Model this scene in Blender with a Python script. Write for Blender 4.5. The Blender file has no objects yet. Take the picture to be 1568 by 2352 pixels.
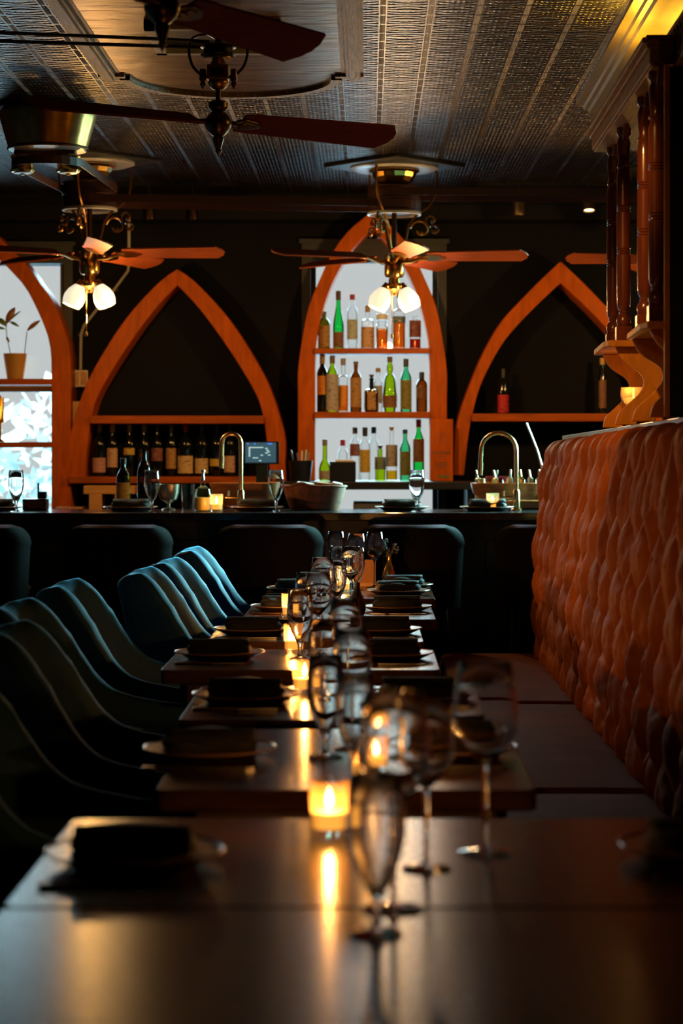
import bpy, math, random
import numpy as np
from mathutils import Vector, Matrix
sc = bpy.context.scene
col = sc.collection
R = random.Random(7)
PI = math.pi
F, VX, HY, CH = 4800.0, 842.0, 1030.0, 1.35      # focal length in px, vanishing point, horizon, eye height

# ------------------------------------------------------------------ camera
cd = bpy.data.cameras.new('camera')
cam = bpy.data.objects.new('camera', cd); col.objects.link(cam)
cam.location = (0, 0, CH); cam.rotation_euler = (PI/2, 0, 0)
cd.sensor_fit = 'VERTICAL'; cd.sensor_height = 36.0; cd.sensor_width = 24.0
cd.lens = F/2352*36.0
cd.shift_x = (784-VX)/2352; cd.shift_y = -(1176-HY)/2352
cd.clip_start = 0.05; cd.clip_end = 100
cd.dof.use_dof = True; cd.dof.focus_distance = 7.6; cd.dof.aperture_fstop = 3.6; cd.dof.aperture_blades = 9
sc.camera = cam
sc.view_settings.view_transform = 'Standard'; sc.view_settings.look = 'None'
sc.view_settings.exposure = 0.0; sc.view_settings.gamma = 1.0
sc.view_settings.use_curve_mapping = False
cy = sc.cycles
cy.max_bounces = 20; cy.diffuse_bounces = 3; cy.glossy_bounces = 4; cy.transmission_bounces = 20; cy.transparent_max_bounces = 32
cy.caustics_reflective = False; cy.caustics_refractive = False
cy.sample_clamp_indirect = 4.0; cy.use_denoising = True
try: cy.denoiser = 'OPENIMAGEDENOISE'
except Exception: pass

# ------------------------------------------------------------------ sky: pale overcast at the horizon, bright above it
SKY_LOW, SKY_HIGH = 0.60, 22.0
w = bpy.data.worlds.new('sky'); sc.world = w; w.use_nodes = True
nt = w.node_tree; nt.nodes.clear()
tc = nt.nodes.new('ShaderNodeTexCoord'); sp = nt.nodes.new('ShaderNodeSeparateXYZ')
mr = nt.nodes.new('ShaderNodeMapRange'); mr.interpolation_type = 'SMOOTHSTEP'
mr.inputs['From Min'].default_value = 0.10; mr.inputs['From Max'].default_value = 0.19
mr.inputs['To Min'].default_value = SKY_LOW; mr.inputs['To Max'].default_value = SKY_HIGH
mxc = nt.nodes.new('ShaderNodeMapRange'); mxc.inputs['From Min'].default_value = 0.10; mxc.inputs['From Max'].default_value = 0.14
mixc = nt.nodes.new('ShaderNodeMix'); mixc.data_type = 'RGBA'
mixc.inputs[6].default_value = (0.96, 0.985, 1.0, 1); mixc.inputs[7].default_value = (0.55, 0.86, 1.0, 1)
bg = nt.nodes.new('ShaderNodeBackground'); ow = nt.nodes.new('ShaderNodeOutputWorld')
nt.links.new(tc.outputs['Generated'], sp.inputs[0]); nt.links.new(sp.outputs['Z'], mr.inputs['Value'])
nt.links.new(sp.outputs['Z'], mxc.inputs['Value']); nt.links.new(mxc.outputs[0], mixc.inputs[0])
nt.links.new(mixc.outputs[2], bg.inputs['Color']); nt.links.new(mr.outputs[0], bg.inputs['Strength'])
nt.links.new(bg.outputs[0], ow.inputs[0])

def light(name, kind, loc, power, color, size=0.03, target=None, angle=60, blend=0.6, parent=None):
    d = bpy.data.lights.new(name, kind); d.energy = power; d.color = color
    if kind in ('POINT', 'SPOT'): d.shadow_soft_size = size
    if kind == 'SPOT': d.spot_size = math.radians(angle); d.spot_blend = blend
    o = bpy.data.objects.new(name, d); col.objects.link(o); o.location = loc
    if target is not None:
        o.rotation_euler = (Vector(target)-Vector(loc)).to_track_quat('-Z', 'Y').to_euler()
    if parent: o.parent = parent
    return o
WARM = (1.0, 0.56, 0.22); AMBER = (1.0, 0.50, 0.13); COOL = (0.45, 0.8, 1.0)
def portal(name, x, z, sx, sz, y=12.1):
    d = bpy.data.lights.new(name, 'AREA'); d.shape = 'RECTANGLE'; d.size = sx; d.size_y = sz
    d.cycles.is_portal = True
    o = bpy.data.objects.new(name, d); col.objects.link(o); o.location = (x, y, z)
    o.rotation_euler = (-PI/2, 0, 0); return o
portal('window_portal', 0.042, 1.70, 0.74, 1.46)
portal('window_portal', -2.125, 1.70, 0.80, 1.44)
# added spots that warm the banquette, with no fixtures behind them
light('banquette_fill_spot', 'SPOT', (-1.1, 3.6, 2.7), 14, AMBER, 0.03, (0.75, 6.6, 0.85), 44, 0.8)
light('banquette_fill_spot', 'SPOT', (-1.5, 7.1, 2.7), 12, AMBER, 0.03, (0.78, 8.3, 0.95), 50, 0.9)
# added cool area light for the blue chairs, with no window behind it
dl = bpy.data.lights.new('chair_cool_fill', 'AREA'); dl.shape = 'RECTANGLE'; dl.size = 1.8; dl.size_y = 1.1; dl.energy = 190; dl.color = (0.34, 0.95, 0.95); dl.spread = math.radians(46)
do = bpy.data.objects.new('chair_cool_fill', dl); col.objects.link(do); do.location = (2.68, 11.0, 1.95)
do.rotation_euler = (Vector((-.8, 8.2, .8))-Vector(do.location)).to_track_quat('-Z', 'Y').to_euler()
light('ledge_fill_spot', 'SPOT', (0.2, 5.2, 2.72), 22, AMBER, 0.03, (0.95, 6.9, 1.6), 34, 0.7).data.energy = 80  # added spot brightening the brackets and ledge, no fixture behind it

# ------------------------------------------------------------------ materials
MATS = {}
def _mat(name):
    m = bpy.data.materials.new(name); m.use_nodes = True
    MATS[name] = m
    return m, m.node_tree, m.node_tree.nodes.get('Principled BSDF')
def setp(b, **k):
    for n, v in k.items():
        n = n.replace('_', ' ')
        if n in b.inputs: b.inputs[n].default_value = v
def rgba(c): return (c[0], c[1], c[2], 1.0)
def mat(name, c, rough=0.5, metal=0.0, var=0.0, vscale=8.0, bump=0.0, bscale=60.0, stretch=(1, 1, 1), **k):
    m, t, b = _mat(name)
    setp(b, Base_Color=rgba(c), Roughness=rough, Metallic=metal, **k)
    if var or bump:
        co = t.nodes.new('ShaderNodeTexCoord'); mp = t.nodes.new('ShaderNodeMapping')
        mp.inputs['Scale'].default_value = stretch
        t.links.new(co.outputs['Object'], mp.inputs[0])
    if var:
        n = t.nodes.new('ShaderNodeTexNoise'); n.inputs['Scale'].default_value = vscale; n.inputs['Detail'].default_value = 6
        n.inputs['Distortion'].default_value = 0.6
        r = t.nodes.new('ShaderNodeValToRGB'); t.links.new(mp.outputs[0], n.inputs['Vector']); t.links.new(n.outputs[0], r.inputs[0])
        r.color_ramp.elements[0].position = 0.3; r.color_ramp.elements[1].position = 0.72
        r.color_ramp.elements[0].color = rgba([x*(1-var) for x in c]); r.color_ramp.elements[1].color = rgba([min(1, x*(1+var)) for x in c])
        t.links.new(r.outputs[0], b.inputs['Base Color'])
    if bump:
        n2 = t.nodes.new('ShaderNodeTexNoise'); n2.inputs['Scale'].default_value = bscale; n2.inputs['Detail'].default_value = 4
        bp = t.nodes.new('ShaderNodeBump'); bp.inputs['Strength'].default_value = bump; bp.inputs['Distance'].default_value = 0.01
        t.links.new(mp.outputs[0], n2.inputs['Vector']); t.links.new(n2.outputs[0], bp.inputs['Height']); t.links.new(bp.outputs[0], b.inputs['Normal'])
    return m
def emit(name, c, s):
    m, t, b = _mat(name); setp(b, Base_Color=rgba(c), Emission_Color=rgba(c), Emission_Strength=s, Roughness=0.6); return m
def solid_glass(name, c=(1, 1, 1), rough=0.0, ior=1.45):
    m, t, b = _mat(name); t.nodes.remove(b)
    g = t.nodes.new('ShaderNodeBsdfGlass'); g.inputs['Color'].default_value = rgba(c); g.inputs['Roughness'].default_value = rough; g.inputs['IOR'].default_value = ior
    t.links.new(g.outputs[0], t.nodes['Material Output'].inputs[0]); return m
def thin_glass(name, c=(1, 1, 1), k=1.0):
    """a thin clear wall: light passes straight through, the rest is mirrored by Fresnel"""
    m, t, b = _mat(name); t.nodes.remove(b)
    tr = t.nodes.new('ShaderNodeBsdfTransparent'); tr.inputs[0].default_value = rgba(c)
    gl = t.nodes.new('ShaderNodeBsdfGlossy'); gl.inputs['Roughness'].default_value = 0.03
    fr = t.nodes.new('ShaderNodeFresnel'); fr.inputs[0].default_value = 1.45
    mu = t.nodes.new('ShaderNodeMath'); mu.operation = 'MULTIPLY'; mu.inputs[1].default_value = k
    mx = t.nodes.new('ShaderNodeMixShader')
    t.links.new(fr.outputs[0], mu.inputs[0]); t.links.new(mu.outputs[0], mx.inputs[0]); t.links.new(tr.outputs[0], mx.inputs[1]); t.links.new(gl.outputs[0], mx.inputs[2])
    t.links.new(mx.outputs[0], t.nodes['Material Output'].inputs[0]); return m

mat('wood_orange', (0.50, 0.098, 0.003), 0.5, Specular_IOR_Level=0.15, var=0.22, vscale=5, stretch=(6, 6, 1.2), bump=0.1, bscale=30)
mat('wood_shelf', (0.40, 0.085, 0.008), 0.5, Specular_IOR_Level=0.15, var=0.3, vscale=5, stretch=(1, 6, 8), bump=0.1, bscale=30)
mat('wood_pine', (0.60, 0.30, 0.10), 0.5, var=0.15, vscale=5, stretch=(1.5, 6, 6))
mat('wood_table', (0.06, 0.026, 0.014), 0.20, Specular_IOR_Level=0.16, var=0.45, vscale=5, stretch=(1.2, 14, 6), bump=0.05, bscale=14)
mat('table_edge', (0.05, 0.022, 0.012), 0.5)
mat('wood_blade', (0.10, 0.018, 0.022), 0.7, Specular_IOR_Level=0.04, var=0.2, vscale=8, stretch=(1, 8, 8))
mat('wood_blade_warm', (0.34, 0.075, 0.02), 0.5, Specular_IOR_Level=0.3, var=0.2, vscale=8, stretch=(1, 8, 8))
mat('wood_post', (0.14, 0.030, 0.010), 0.26, var=0.3, vscale=6, stretch=(8, 8, 1), Coat_Weight=0.4)
mat('wood_bracket', (0.62, 0.22, 0.025), 0.5, Specular_IOR_Level=0.15, var=0.18, vscale=7, stretch=(4, 4, 1.5))
mat('wood_beam', (0.42, 0.24, 0.06), 0.5, Specular_IOR_Level=0.2, var=0.3, vscale=9, stretch=(10, 1, 10), bump=0.25, bscale=30)
mat('wood_floor', (0.035, 0.018, 0.012), 0.4, var=0.4, vscale=3, stretch=(8, 1, 1))
mat('wall_black', (0.0022, 0.0022, 0.003), 0.7, Specular_IOR_Level=0.15, var=0.15, vscale=3, bump=0.08, bscale=25)
mat('wall_dark', (0.006, 0.005, 0.006), 0.8, bump=0.05, bscale=20)
mat('trim_grey', (0.03, 0.035, 0.04), 0.5, var=0.12)
mat('trim_white', (0.5, 0.5, 0.47), 0.5, var=0.08)
mat('bar_front', (0.006, 0.005, 0.006), 0.5, var=0.2)
mat('stone_black', (0.03, 0.028, 0.03), 0.12, var=0.4, vscale=30)
mat('stone_pale', (0.50, 0.80, 0.72), 0.2, var=0.15, vscale=14)
mat('metal_dark', (0.10, 0.055, 0.03), 0.3, 1.0, var=0.2)
mat('metal_black', (0.012, 0.012, 0.014), 0.4, 0.6)
mat('brass', (0.66, 0.38, 0.10), 0.22, 1.0, var=0.15, vscale=12)
mat('brass_antique', (0.34, 0.17, 0.05), 0.36, 1.0, var=0.3, vscale=14)
mat('gold_tap', (0.70, 0.42, 0.18), 0.22, 1.0)
mat('steel', (0.55, 0.52, 0.5), 0.22, 1.0)
mat('steel_warm', (0.45, 0.34, 0.24), 0.3, 1.0, var=0.2)
mat('chrome', (0.75, 0.75, 0.78), 0.1, 1.0)
mat('belt_leather', (0.07, 0.022, 0.012), 0.55)
mat('cove_gold', (0.34, 0.27, 0.15), 0.36, 0.4, var=0.12, bump=0.15, bscale=12)
mat('gilt_wood', (0.15, 0.09, 0.045), 0.4, 0.4, var=0.7, vscale=9, stretch=(14, .8, 4), bump=0.5, bscale=30)
mat('plaster_gold', (0.19, 0.105, 0.03), 0.36, 0.6, var=0.6, vscale=3.0, stretch=(.8, 3, 1), bump=0.9, bscale=7)
mat('plate_white', (0.7, 0.72, 0.72), 0.3)
mat('velvet_teal', (0.007, 0.06, 0.12), 0.75, var=0.35, vscale=5, bump=0.06, bscale=80, Sheen_Weight=0.55, Sheen_Roughness=0.35, Sheen_Tint=(0.12, 0.6, 1.0, 1))
mat('velvet_plum', (0.003, 0.0008, 0.0016), 0.85, Specular_IOR_Level=0.15, Sheen_Weight=0.14, Sheen_Roughness=0.3, Sheen_Tint=(0.7, 0.12, 0.3, 1))
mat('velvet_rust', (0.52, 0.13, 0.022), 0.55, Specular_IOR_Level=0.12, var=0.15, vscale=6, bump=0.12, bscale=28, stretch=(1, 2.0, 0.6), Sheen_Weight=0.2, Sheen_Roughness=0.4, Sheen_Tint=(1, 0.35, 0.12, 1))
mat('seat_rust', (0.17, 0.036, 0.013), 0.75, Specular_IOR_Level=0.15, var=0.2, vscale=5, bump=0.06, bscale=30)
mat('linen_black', (0.004, 0.004, 0.005), 0.85, bump=0.3, bscale=200)
mat('stoneware_dark', (0.028, 0.016, 0.012), 0.2)
mat('stoneware_rim', (0.22, 0.12, 0.08), 0.25)
mat('paper_white', (0.8, 0.8, 0.8), 0.7)
mat('paper_kraft', (0.45, 0.2, 0.06), 0.7, var=0.1)
mat('plastic_black', (0.008, 0.008, 0.01), 0.3)
mat('wax', (0.9, 0.45, 0.12), 0.4, Emission_Color=(1.0, 0.42, 0.06, 1), Emission_Strength=1.3)
def flame_mat():
    m, t, b = _mat('flame'); t.nodes.remove(b)
    em = t.nodes.new('ShaderNodeEmission'); em.inputs[0].default_value = (1.0, 0.62, 0.22, 1); em.inputs[1].default_value = 9.0
    tr = t.nodes.new('ShaderNodeBsdfTransparent'); ad = t.nodes.new('ShaderNodeAddShader')
    t.links.new(em.outputs[0], ad.inputs[0]); t.links.new(tr.outputs[0], ad.inputs[1]); t.links.new(ad.outputs[0], t.nodes['Material Output'].inputs[0])
flame_mat()
emit('lamp_shade', (1.0, 0.90, 0.66), 0.85)
emit('spot_lens', (1.0, 0.72, 0.35), 4.0)
emit('screen_blue', (0.02, 0.07, 0.11), 1.0)
emit('screen_key', (0.35, 0.62, 0.66), 0.8)
emit('screen_bar', (0.05, 0.2, 0.8), 1.0)
solid_glass('crystal')
thin_glass('votive_glass', (1.0, 0.97, 0.93), 0.45)
def frost():
    t = MATS['votive_glass'].node_tree; mo = t.nodes['Material Output']; src = mo.inputs[0].links[0].from_socket
    tl = t.nodes.new('ShaderNodeBsdfTranslucent'); tl.inputs[0].default_value = (1.0, 0.62, 0.30, 1)
    mx = t.nodes.new('ShaderNodeMixShader'); mx.inputs[0].default_value = 0.07
    t.links.new(src, mx.inputs[1]); t.links.new(tl.outputs[0], mx.inputs[2]); t.links.new(mx.outputs[0], mo.inputs[0])
frost()
thin_glass('window_glass', (0.98, 1.0, 0.99), 0.8)
thin_glass('glass_clear', (0.97, 0.985, 0.985), 0.6)
thin_glass('glass_bright_green', (0.10, 0.85, 0.28), 1.0)
thin_glass('glass_pale_green', (0.25, 0.82, 0.50), 1.0)
thin_glass('glass_lime', (0.62, 0.78, 0.05), 1.0)
thin_glass('glass_olive', (0.36, 0.30, 0.04), 1.0)
thin_glass('glass_amber', (0.50, 0.20, 0.03), 1.0)
thin_glass('liquid_orange', (0.90, 0.34, 0.03), 0.6)
thin_glass('liquid_yellow', (0.85, 0.62, 0.08), 0.6)
thin_glass('liquid_red', (0.62, 0.10, 0.04), 0.6)
mat('glass_black', (0.004, 0.006, 0.005), 0.08)
mat('glass_darkgreen', (0.03, 0.06, 0.012), 0.08, Transmission_Weight=0.5)
mat('juice', (0.55, 0.42, 0.12), 0.4)
def label_mat(name, c, ink, s=26):
    m, t, b = _mat(name)
    co = t.nodes.new('ShaderNodeTexCoord'); mp = t.nodes.new('ShaderNodeMapping'); mp.inputs['Scale'].default_value = (30, 30, 62)
    n = t.nodes.new('ShaderNodeTexNoise'); n.inputs['Scale'].default_value = s/20; n.inputs['Detail'].default_value = 2
    r = t.nodes.new('ShaderNodeValToRGB'); r.color_ramp.elements[0].position = 0.56; r.color_ramp.elements[1].position = 0.66
    r.color_ramp.elements[0].color = rgba(c); r.color_ramp.elements[1].color = rgba(ink)
    t.links.new(co.outputs['Object'], mp.inputs[0]); t.links.new(mp.outputs[0], n.inputs['Vector']); t.links.new(n.outputs[0], r.inputs[0])
    t.links.new(r.outputs[0], b.inputs['Base Color']); setp(b, Roughness=0.6)
    return m
for nm, c, ink in [('cream', (.62, .45, .22), (.3, .2, .1)), ('beige', (.55, .36, .24), (.3, .12, .08)), ('tan', (.42, .24, .09), (.15, .07, .02)),
                   ('brown', (.20, .09, .04), (.08, .03, .02)), ('greyblue', (.42, .50, .54), (.16, .24, .30)), ('grey', (.42, .40, .42), (.2, .16, .2)),
                   ('darkred', (.20, .06, .06), (.32, .2, .18)), ('black', (.012, .01, .012), (.3, .12, .05)), ('orange', (.75, .28, .03), (.6, .05, .02)),
                   ('olive', (.20, .20, .05), (.08, .09, .03)), ('yellow', (.60, .42, .06), (.3, .2, .03)), ('teal', (.16, .24, .18), (.3, .22, .08)),
                   ('pink', (.5, .28, .26), (.3, .12, .12)), ('blue', (.08, .16, .30), (.7, .55, .1)), ('red', (.5, .01, .02), (.05, .01, .01))]:
    label_mat('label_'+nm, c, ink)
for nm, c in [('black', (.012, .012, .014)), ('brown', (.10, .05, .03)), ('red', (.35, .01, .03)), ('tan', (.35, .22, .10)), ('grey', (.25, .24, .25)),
              ('white', (.7, .72, .74)), ('gold', (.5, .28, .06)), ('wood', (.30, .13, .04))]:
    mat('cap_'+nm, c, 0.4)
mat('leaf_green', (0.12, 0.20, 0.05), 0.45, var=0.5, vscale=20)
mat('leaf_red', (0.30, 0.12, 0.05), 0.45, var=0.5, vscale=20)
mat('pot_ochre', (0.45, 0.24, 0.05), 0.6)
mat('dried_flower', (0.16, 0.13, 0.12), 0.8)
mat('foliage_pale', (0.30, 0.36, 0.345), 0.8, var=0.35, vscale=2)
mat('gravel', (0.20, 0.235, 0.27), 0.9)
mat('wicker', (0.20, 0.06, 0.025), 0.6, var=0.5, vscale=30)
mat('bowl_wood', (0.40, 0.16, 0.05), 0.25, var=0.3, vscale=6, stretch=(2, 2, 6))

# pressed tin ceiling: link-and-bead ribs along the room with ornament rows between, as relief, with recess shade and ridge shine also put into the colour
def tin():
    m, t, b = _mat('tin_ceiling')
    L = t.links; N = t.nodes
    def mth(op, a, b_=None, c=None):
        n = N.new('ShaderNodeMath'); n.operation = op
        for i, v in enumerate((a, b_, c)):
            if v is None: continue
            if isinstance(v, (int, float)): n.inputs[i].default_value = v
            else: L.new(v, n.inputs[i])
        return n.outputs[0]
    co = N.new('ShaderNodeTexCoord'); s = N.new('ShaderNodeSeparateXYZ'); L.new(co.outputs['Object'], s.inputs[0])
    x, y = s.outputs[0], s.outputs[1]
    fx = mth('SUBTRACT', mth('FRACT', mth('ADD', mth('DIVIDE', mth('SUBTRACT', x, 0.054), 0.159), 0.5)), 0.5)   # -.5 .. .5, 0 on a rib
    ax = mth('ABSOLUTE', fx)
    fy = mth('SUBTRACT', mth('FRACT', mth('ADD', mth('DIVIDE', y, 0.152), 0.5)), 0.5)
    ribm = mth('LESS_THAN', ax, 0.062)
    fine_ = mth('ABSOLUTE', mth('SINE', mth('MULTIPLY', ax, PI/0.026)))
    notch = mth('GREATER_THAN', mth('ABSOLUTE', fy), 0.045)
    rib = mth('MULTIPLY', mth('MULTIPLY', ribm, notch), mth('ADD', 0.45, mth('MULTIPLY', fine_, 0.55)))
    inner = mth('GREATER_THAN', ax, 0.085)
    no = N.new('ShaderNodeTexNoise'); no.inputs['Scale'].default_value = 1.0; no.inputs['Detail'].default_value = 2
    mpn = N.new('ShaderNodeMapping'); mpn.inputs['Scale'].default_value = (38, 70, 1); L.new(co.outputs['Object'], mpn.inputs[0]); L.new(mpn.outputs[0], no.inputs['Vector'])
    warp = mth('MULTIPLY', mth('MULTIPLY', mth('COSINE', mth('MULTIPLY', fx, 2*PI)), mth('SINE', mth('MULTIPLY', fy, 2*PI))), -0.085)
    fyw = mth('ADD', mth('ADD', fy, warp), mth('MULTIPLY', mth('SUBTRACT', no.outputs[0], 0.5), 0.07))
    strokes = mth('ABSOLUTE', mth('SINE', mth('MULTIPLY', fyw, 4*PI)))
    strokes = mth('POWER', strokes, 2.2)
    dots = mth('MULTIPLY', mth('ABSOLUTE', mth('SINE', mth('MULTIPLY', fx, 9*PI))), 0.55)
    edge_ = mth('GREATER_THAN', mth('ABSOLUTE', mth('SUBTRACT', 0.5, mth('ABSOLUTE', fy))), 0.025)
    orn = mth('MULTIPLY', mth('MULTIPLY', inner, mth('MULTIPLY', edge_, 0.82)), mth('MULTIPLY', strokes, mth('ADD', 0.55, dots)))
    joint = mth('LESS_THAN', mth('ABSOLUTE', mth('SUBTRACT', mth('FRACT', mth('DIVIDE', mth('SUBTRACT', y, 7.27), 2.42)), 0.0)), 0.008)
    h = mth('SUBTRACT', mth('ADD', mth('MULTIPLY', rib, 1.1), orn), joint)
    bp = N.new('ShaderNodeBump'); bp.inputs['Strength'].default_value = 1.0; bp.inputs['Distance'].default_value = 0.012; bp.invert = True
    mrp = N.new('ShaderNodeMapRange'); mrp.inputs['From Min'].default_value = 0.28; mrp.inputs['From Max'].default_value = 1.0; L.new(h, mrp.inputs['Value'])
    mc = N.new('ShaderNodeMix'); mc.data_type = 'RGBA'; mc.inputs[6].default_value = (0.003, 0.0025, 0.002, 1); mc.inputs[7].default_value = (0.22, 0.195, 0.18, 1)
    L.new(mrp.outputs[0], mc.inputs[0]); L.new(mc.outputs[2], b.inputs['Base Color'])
    L.new(h, bp.inputs['Height']); L.new(bp.outputs[0], b.inputs['Normal'])
    setp(b, Base_Color=(0.42, 0.36, 0.30, 1), Metallic=1.0, Roughness=0.33)
tin()

# ------------------------------------------------------------------ mesh helpers
class MB:
    def __init__(s): s.v = []; s.f = []; s.m = []
    def add(s, vs, fs, mi=0):
        b = len(s.v); s.v += [tuple(v) for v in vs]; s.f += [tuple(i+b for i in f) for f in fs]; s.m += [mi]*len(fs); return s
    def box(s, x0, x1, y0, y1, z0, z1, mi=0):
        return s.add([(x0,y0,z0),(x1,y0,z0),(x1,y1,z0),(x0,y1,z0),(x0,y0,z1),(x1,y0,z1),(x1,y1,z1),(x0,y1,z1)],
                     [(0,3,2,1),(4,5,6,7),(0,1,5,4),(1,2,6,5),(2,3,7,6),(3,0,4,7)], mi)
    def hexa(s, p, mi=0):
        return s.add(p, [(0,3,2,1),(4,5,6,7),(0,1,5,4),(1,2,6,5),(2,3,7,6),(3,0,4,7)], mi)
    def prism(s, pts, y0, y1, mi=0, axis='y'):
        """polygon in (x,z) extruded along y  (axis 'z': polygon in (x,y); axis 'x': polygon in (y,z))"""
        n = len(pts)
        def P(p, t): return {'y': (p[0], t, p[1]), 'z': (p[0], p[1], t), 'x': (t, p[0], p[1])}[axis]
        vs = [P(p, y0) for p in pts]+[P(p, y1) for p in pts]
        fs = [tuple(range(n)), tuple(range(2*n-1, n-1, -1))]+[(i, i+n, (i+1) % n+n, (i+1) % n) for i in range(n)]
        return s.add(vs, fs, mi)
    def strip(s, A, B, y0, y1, mi=0):
        """band between polylines A and B (x,z), extruded y0..y1"""
        n = len(A); vs = []
        for a, b in zip(A, B): vs += [(a[0], y0, a[1]), (b[0], y0, b[1]), (b[0], y1, b[1]), (a[0], y1, a[1])]
        fs = [(0, 1, 2, 3), tuple(4*(n-1)+k for k in (3, 2, 1, 0))]
        for i in range(n-1):
            for k in range(4):
                k2 = (k+1) % 4; fs.append((4*i+k, 4*(i+1)+k, 4*(i+1)+k2, 4*i+k2))
        return s.add(vs, fs, mi)
    def lathe(s, prof, c=(0, 0, 0), seg=24, mi=0, a0=0.0, a1=2*PI, sx=1.0, sy=1.0, M=None):
        full = abs(a1-a0-2*PI) < 1e-6; n = seg if full else seg+1; vs = []
        for r, z in prof:
            for k in range(n):
                a = a0+(a1-a0)*k/seg; p = Vector((r*math.cos(a)*sx, r*math.sin(a)*sy, z))
                if M is not None: p = M @ p
                vs.append((p[0]+c[0], p[1]+c[1], p[2]+c[2]))
        fs = []
        for j in range(len(prof)-1):
            for k in range(seg):
                k2 = (k+1) % n if full else k+1
                fs.append((j*n+k, j*n+k2, (j+1)*n+k2, (j+1)*n+k))
        if full and prof[0][0] > 1e-5: fs.append(tuple(range(n-1, -1, -1)))
        if full and prof[-1][0] > 1e-5: fs.append(tuple((len(prof)-1)*n+k for k in range(n)))
        return s.add(vs, fs, mi)
    def tube(s, path, r, seg=8, mi=0, cap=True, flat=1.0):
        P = [Vector(p) for p in path]; n = len(P); rr = r if isinstance(r, (list, tuple)) else [r]*n
        T = [(P[min(i+1, n-1)]-P[max(i-1, 0)]).normalized() for i in range(n)]
        up = Vector((0, 0, 1)) if abs(T[0].z) < 0.9 else Vector((0, 1, 0))
        N = (up-T[0]*up.dot(T[0])).normalized(); vs = []
        for i in range(n):
            N = (N-T[i]*N.dot(T[i])); N = N.normalized() if N.length > 1e-6 else Vector((1, 0, 0)); B = T[i].cross(N)
            for k in range(seg):
                a = 2*PI*k/seg; q = P[i]+(N*math.cos(a)+B*math.sin(a)*flat)*rr[i]; vs.append(tuple(q))
        fs = [(i*seg+k, i*seg+(k+1) % seg, (i+1)*seg+(k+1) % seg, (i+1)*seg+k) for i in range(n-1) for k in range(seg)]
        if cap: fs += [tuple(range(seg-1, -1, -1)), tuple((n-1)*seg+k for k in range(seg))]
        return s.add(vs, fs, mi)
    def grid(s, rows, mi=0, closed=False):
        n = len(rows[0]); vs = [p for r in rows for p in r]; fs = []
        for j in range(len(rows)-1):
            for k in range(n if closed else n-1):
                k2 = (k+1) % n; fs.append((j*n+k, j*n+k2, (j+1)*n+k2, (j+1)*n+k))
        return s.add(vs, fs, mi)
    def ball(s, c, r, mi=0, seg=12, sz=1.0):
        return s.lathe([(max(r*math.sin(PI*i/8), 0), -r*sz*math.cos(PI*i/8)) for i in range(9)], c, seg, mi)
    def build(s, name, mats, parent=None, loc=(0, 0, 0), rz=0.0, smooth=True, bevel=0.0, subsurf=0, merge=True):
        me = bpy.data.meshes.new(name); me.from_pydata(s.v, [], s.f)
        if isinstance(mats, str): mats = [mats]
        for m in mats: me.materials.append(MATS[m])
        me.polygons.foreach_set('material_index', s.m)
        me.update()
        import bmesh
        bm = bmesh.new(); bm.from_mesh(me)
        if merge: bmesh.ops.remove_doubles(bm, verts=bm.verts, dist=1e-5)
        bmesh.ops.recalc_face_normals(bm, faces=bm.faces); bm.to_mesh(me); bm.free()
        if smooth:
            me.polygons.foreach_set('use_smooth', [True]*len(me.polygons))
            try: me.set_sharp_from_angle(angle=math.radians(38))
            except Exception: pass
        o = bpy.data.objects.new(name, me); col.objects.link(o); o.location = loc; o.rotation_euler = (0, 0, rz)
        if bevel:
            b = o.modifiers.new('bevel', 'BEVEL'); b.width = bevel; b.segments = 2; b.limit_method = 'ANGLE'; b.angle_limit = math.radians(40)
        if subsurf:
            b = o.modifiers.new('sub', 'SUBSURF'); b.levels = subsurf; b.render_levels = subsurf
        if parent: o.parent = parent
        return o
def tag(o, label, cat, group=None, kind=None):
    o['label'] = label; o['category'] = cat
    if group: o['group'] = group
    if kind: o['kind'] = kind
    return o
def thing(name, label, cat, loc=(0, 0, 0), rz=0.0, group=None):
    o = bpy.data.objects.new(name, None); col.objects.link(o); o.empty_display_size = 0.05
    o.location = loc; o.rotation_euler = (0, 0, rz); return tag(o, label, cat, group)
def struct(name, mb, mats, **k):
    o = mb.build(name, mats, **k); o['kind'] = 'structure'; return o
KIDS = {}
def dup(root, loc, rz=None, label=None, group=None, scale=None):
    r = root.copy(); col.objects.link(r); r.location = loc
    if rz is not None: r.rotation_euler = (0, 0, rz)
    if label: r['label'] = label
    if group: r['group'] = group
    if scale: r.scale = scale
    for ch in [c for c in root.children]:
        c = ch.copy(); col.objects.link(c); c.parent = r
        for g in list(ch.children):
            d = g.copy(); col.objects.link(d); d.parent = c
    return r
def at(px, py, Y): return ((px-VX)*Y/F, Y, CH+(HY-py)*Y/F)
def xz(px, py, Y): return ((px-VX)*Y/F, CH+(HY-py)*Y/F)
def smoothpath(pts, n=6):
    P = [Vector(p) for p in pts]; out = []
    for i in range(len(P)-1):
        p0 = P[max(i-1, 0)]; p1 = P[i]; p2 = P[i+1]; p3 = P[min(i+2, len(P)-1)]
        for k in range(n):
            t = k/n; out.append(0.5*((2*p1)+(-p0+p2)*t+(2*p0-5*p1+4*p2-p3)*t*t+(-p0+3*p1-3*p2+p3)*t**3))
    out.append(P[-1]); return out
ORD = ['nearest', 'second nearest', 'third nearest', 'fourth nearest', 'fifth nearest', 'sixth nearest', 'seventh nearest']

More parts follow.
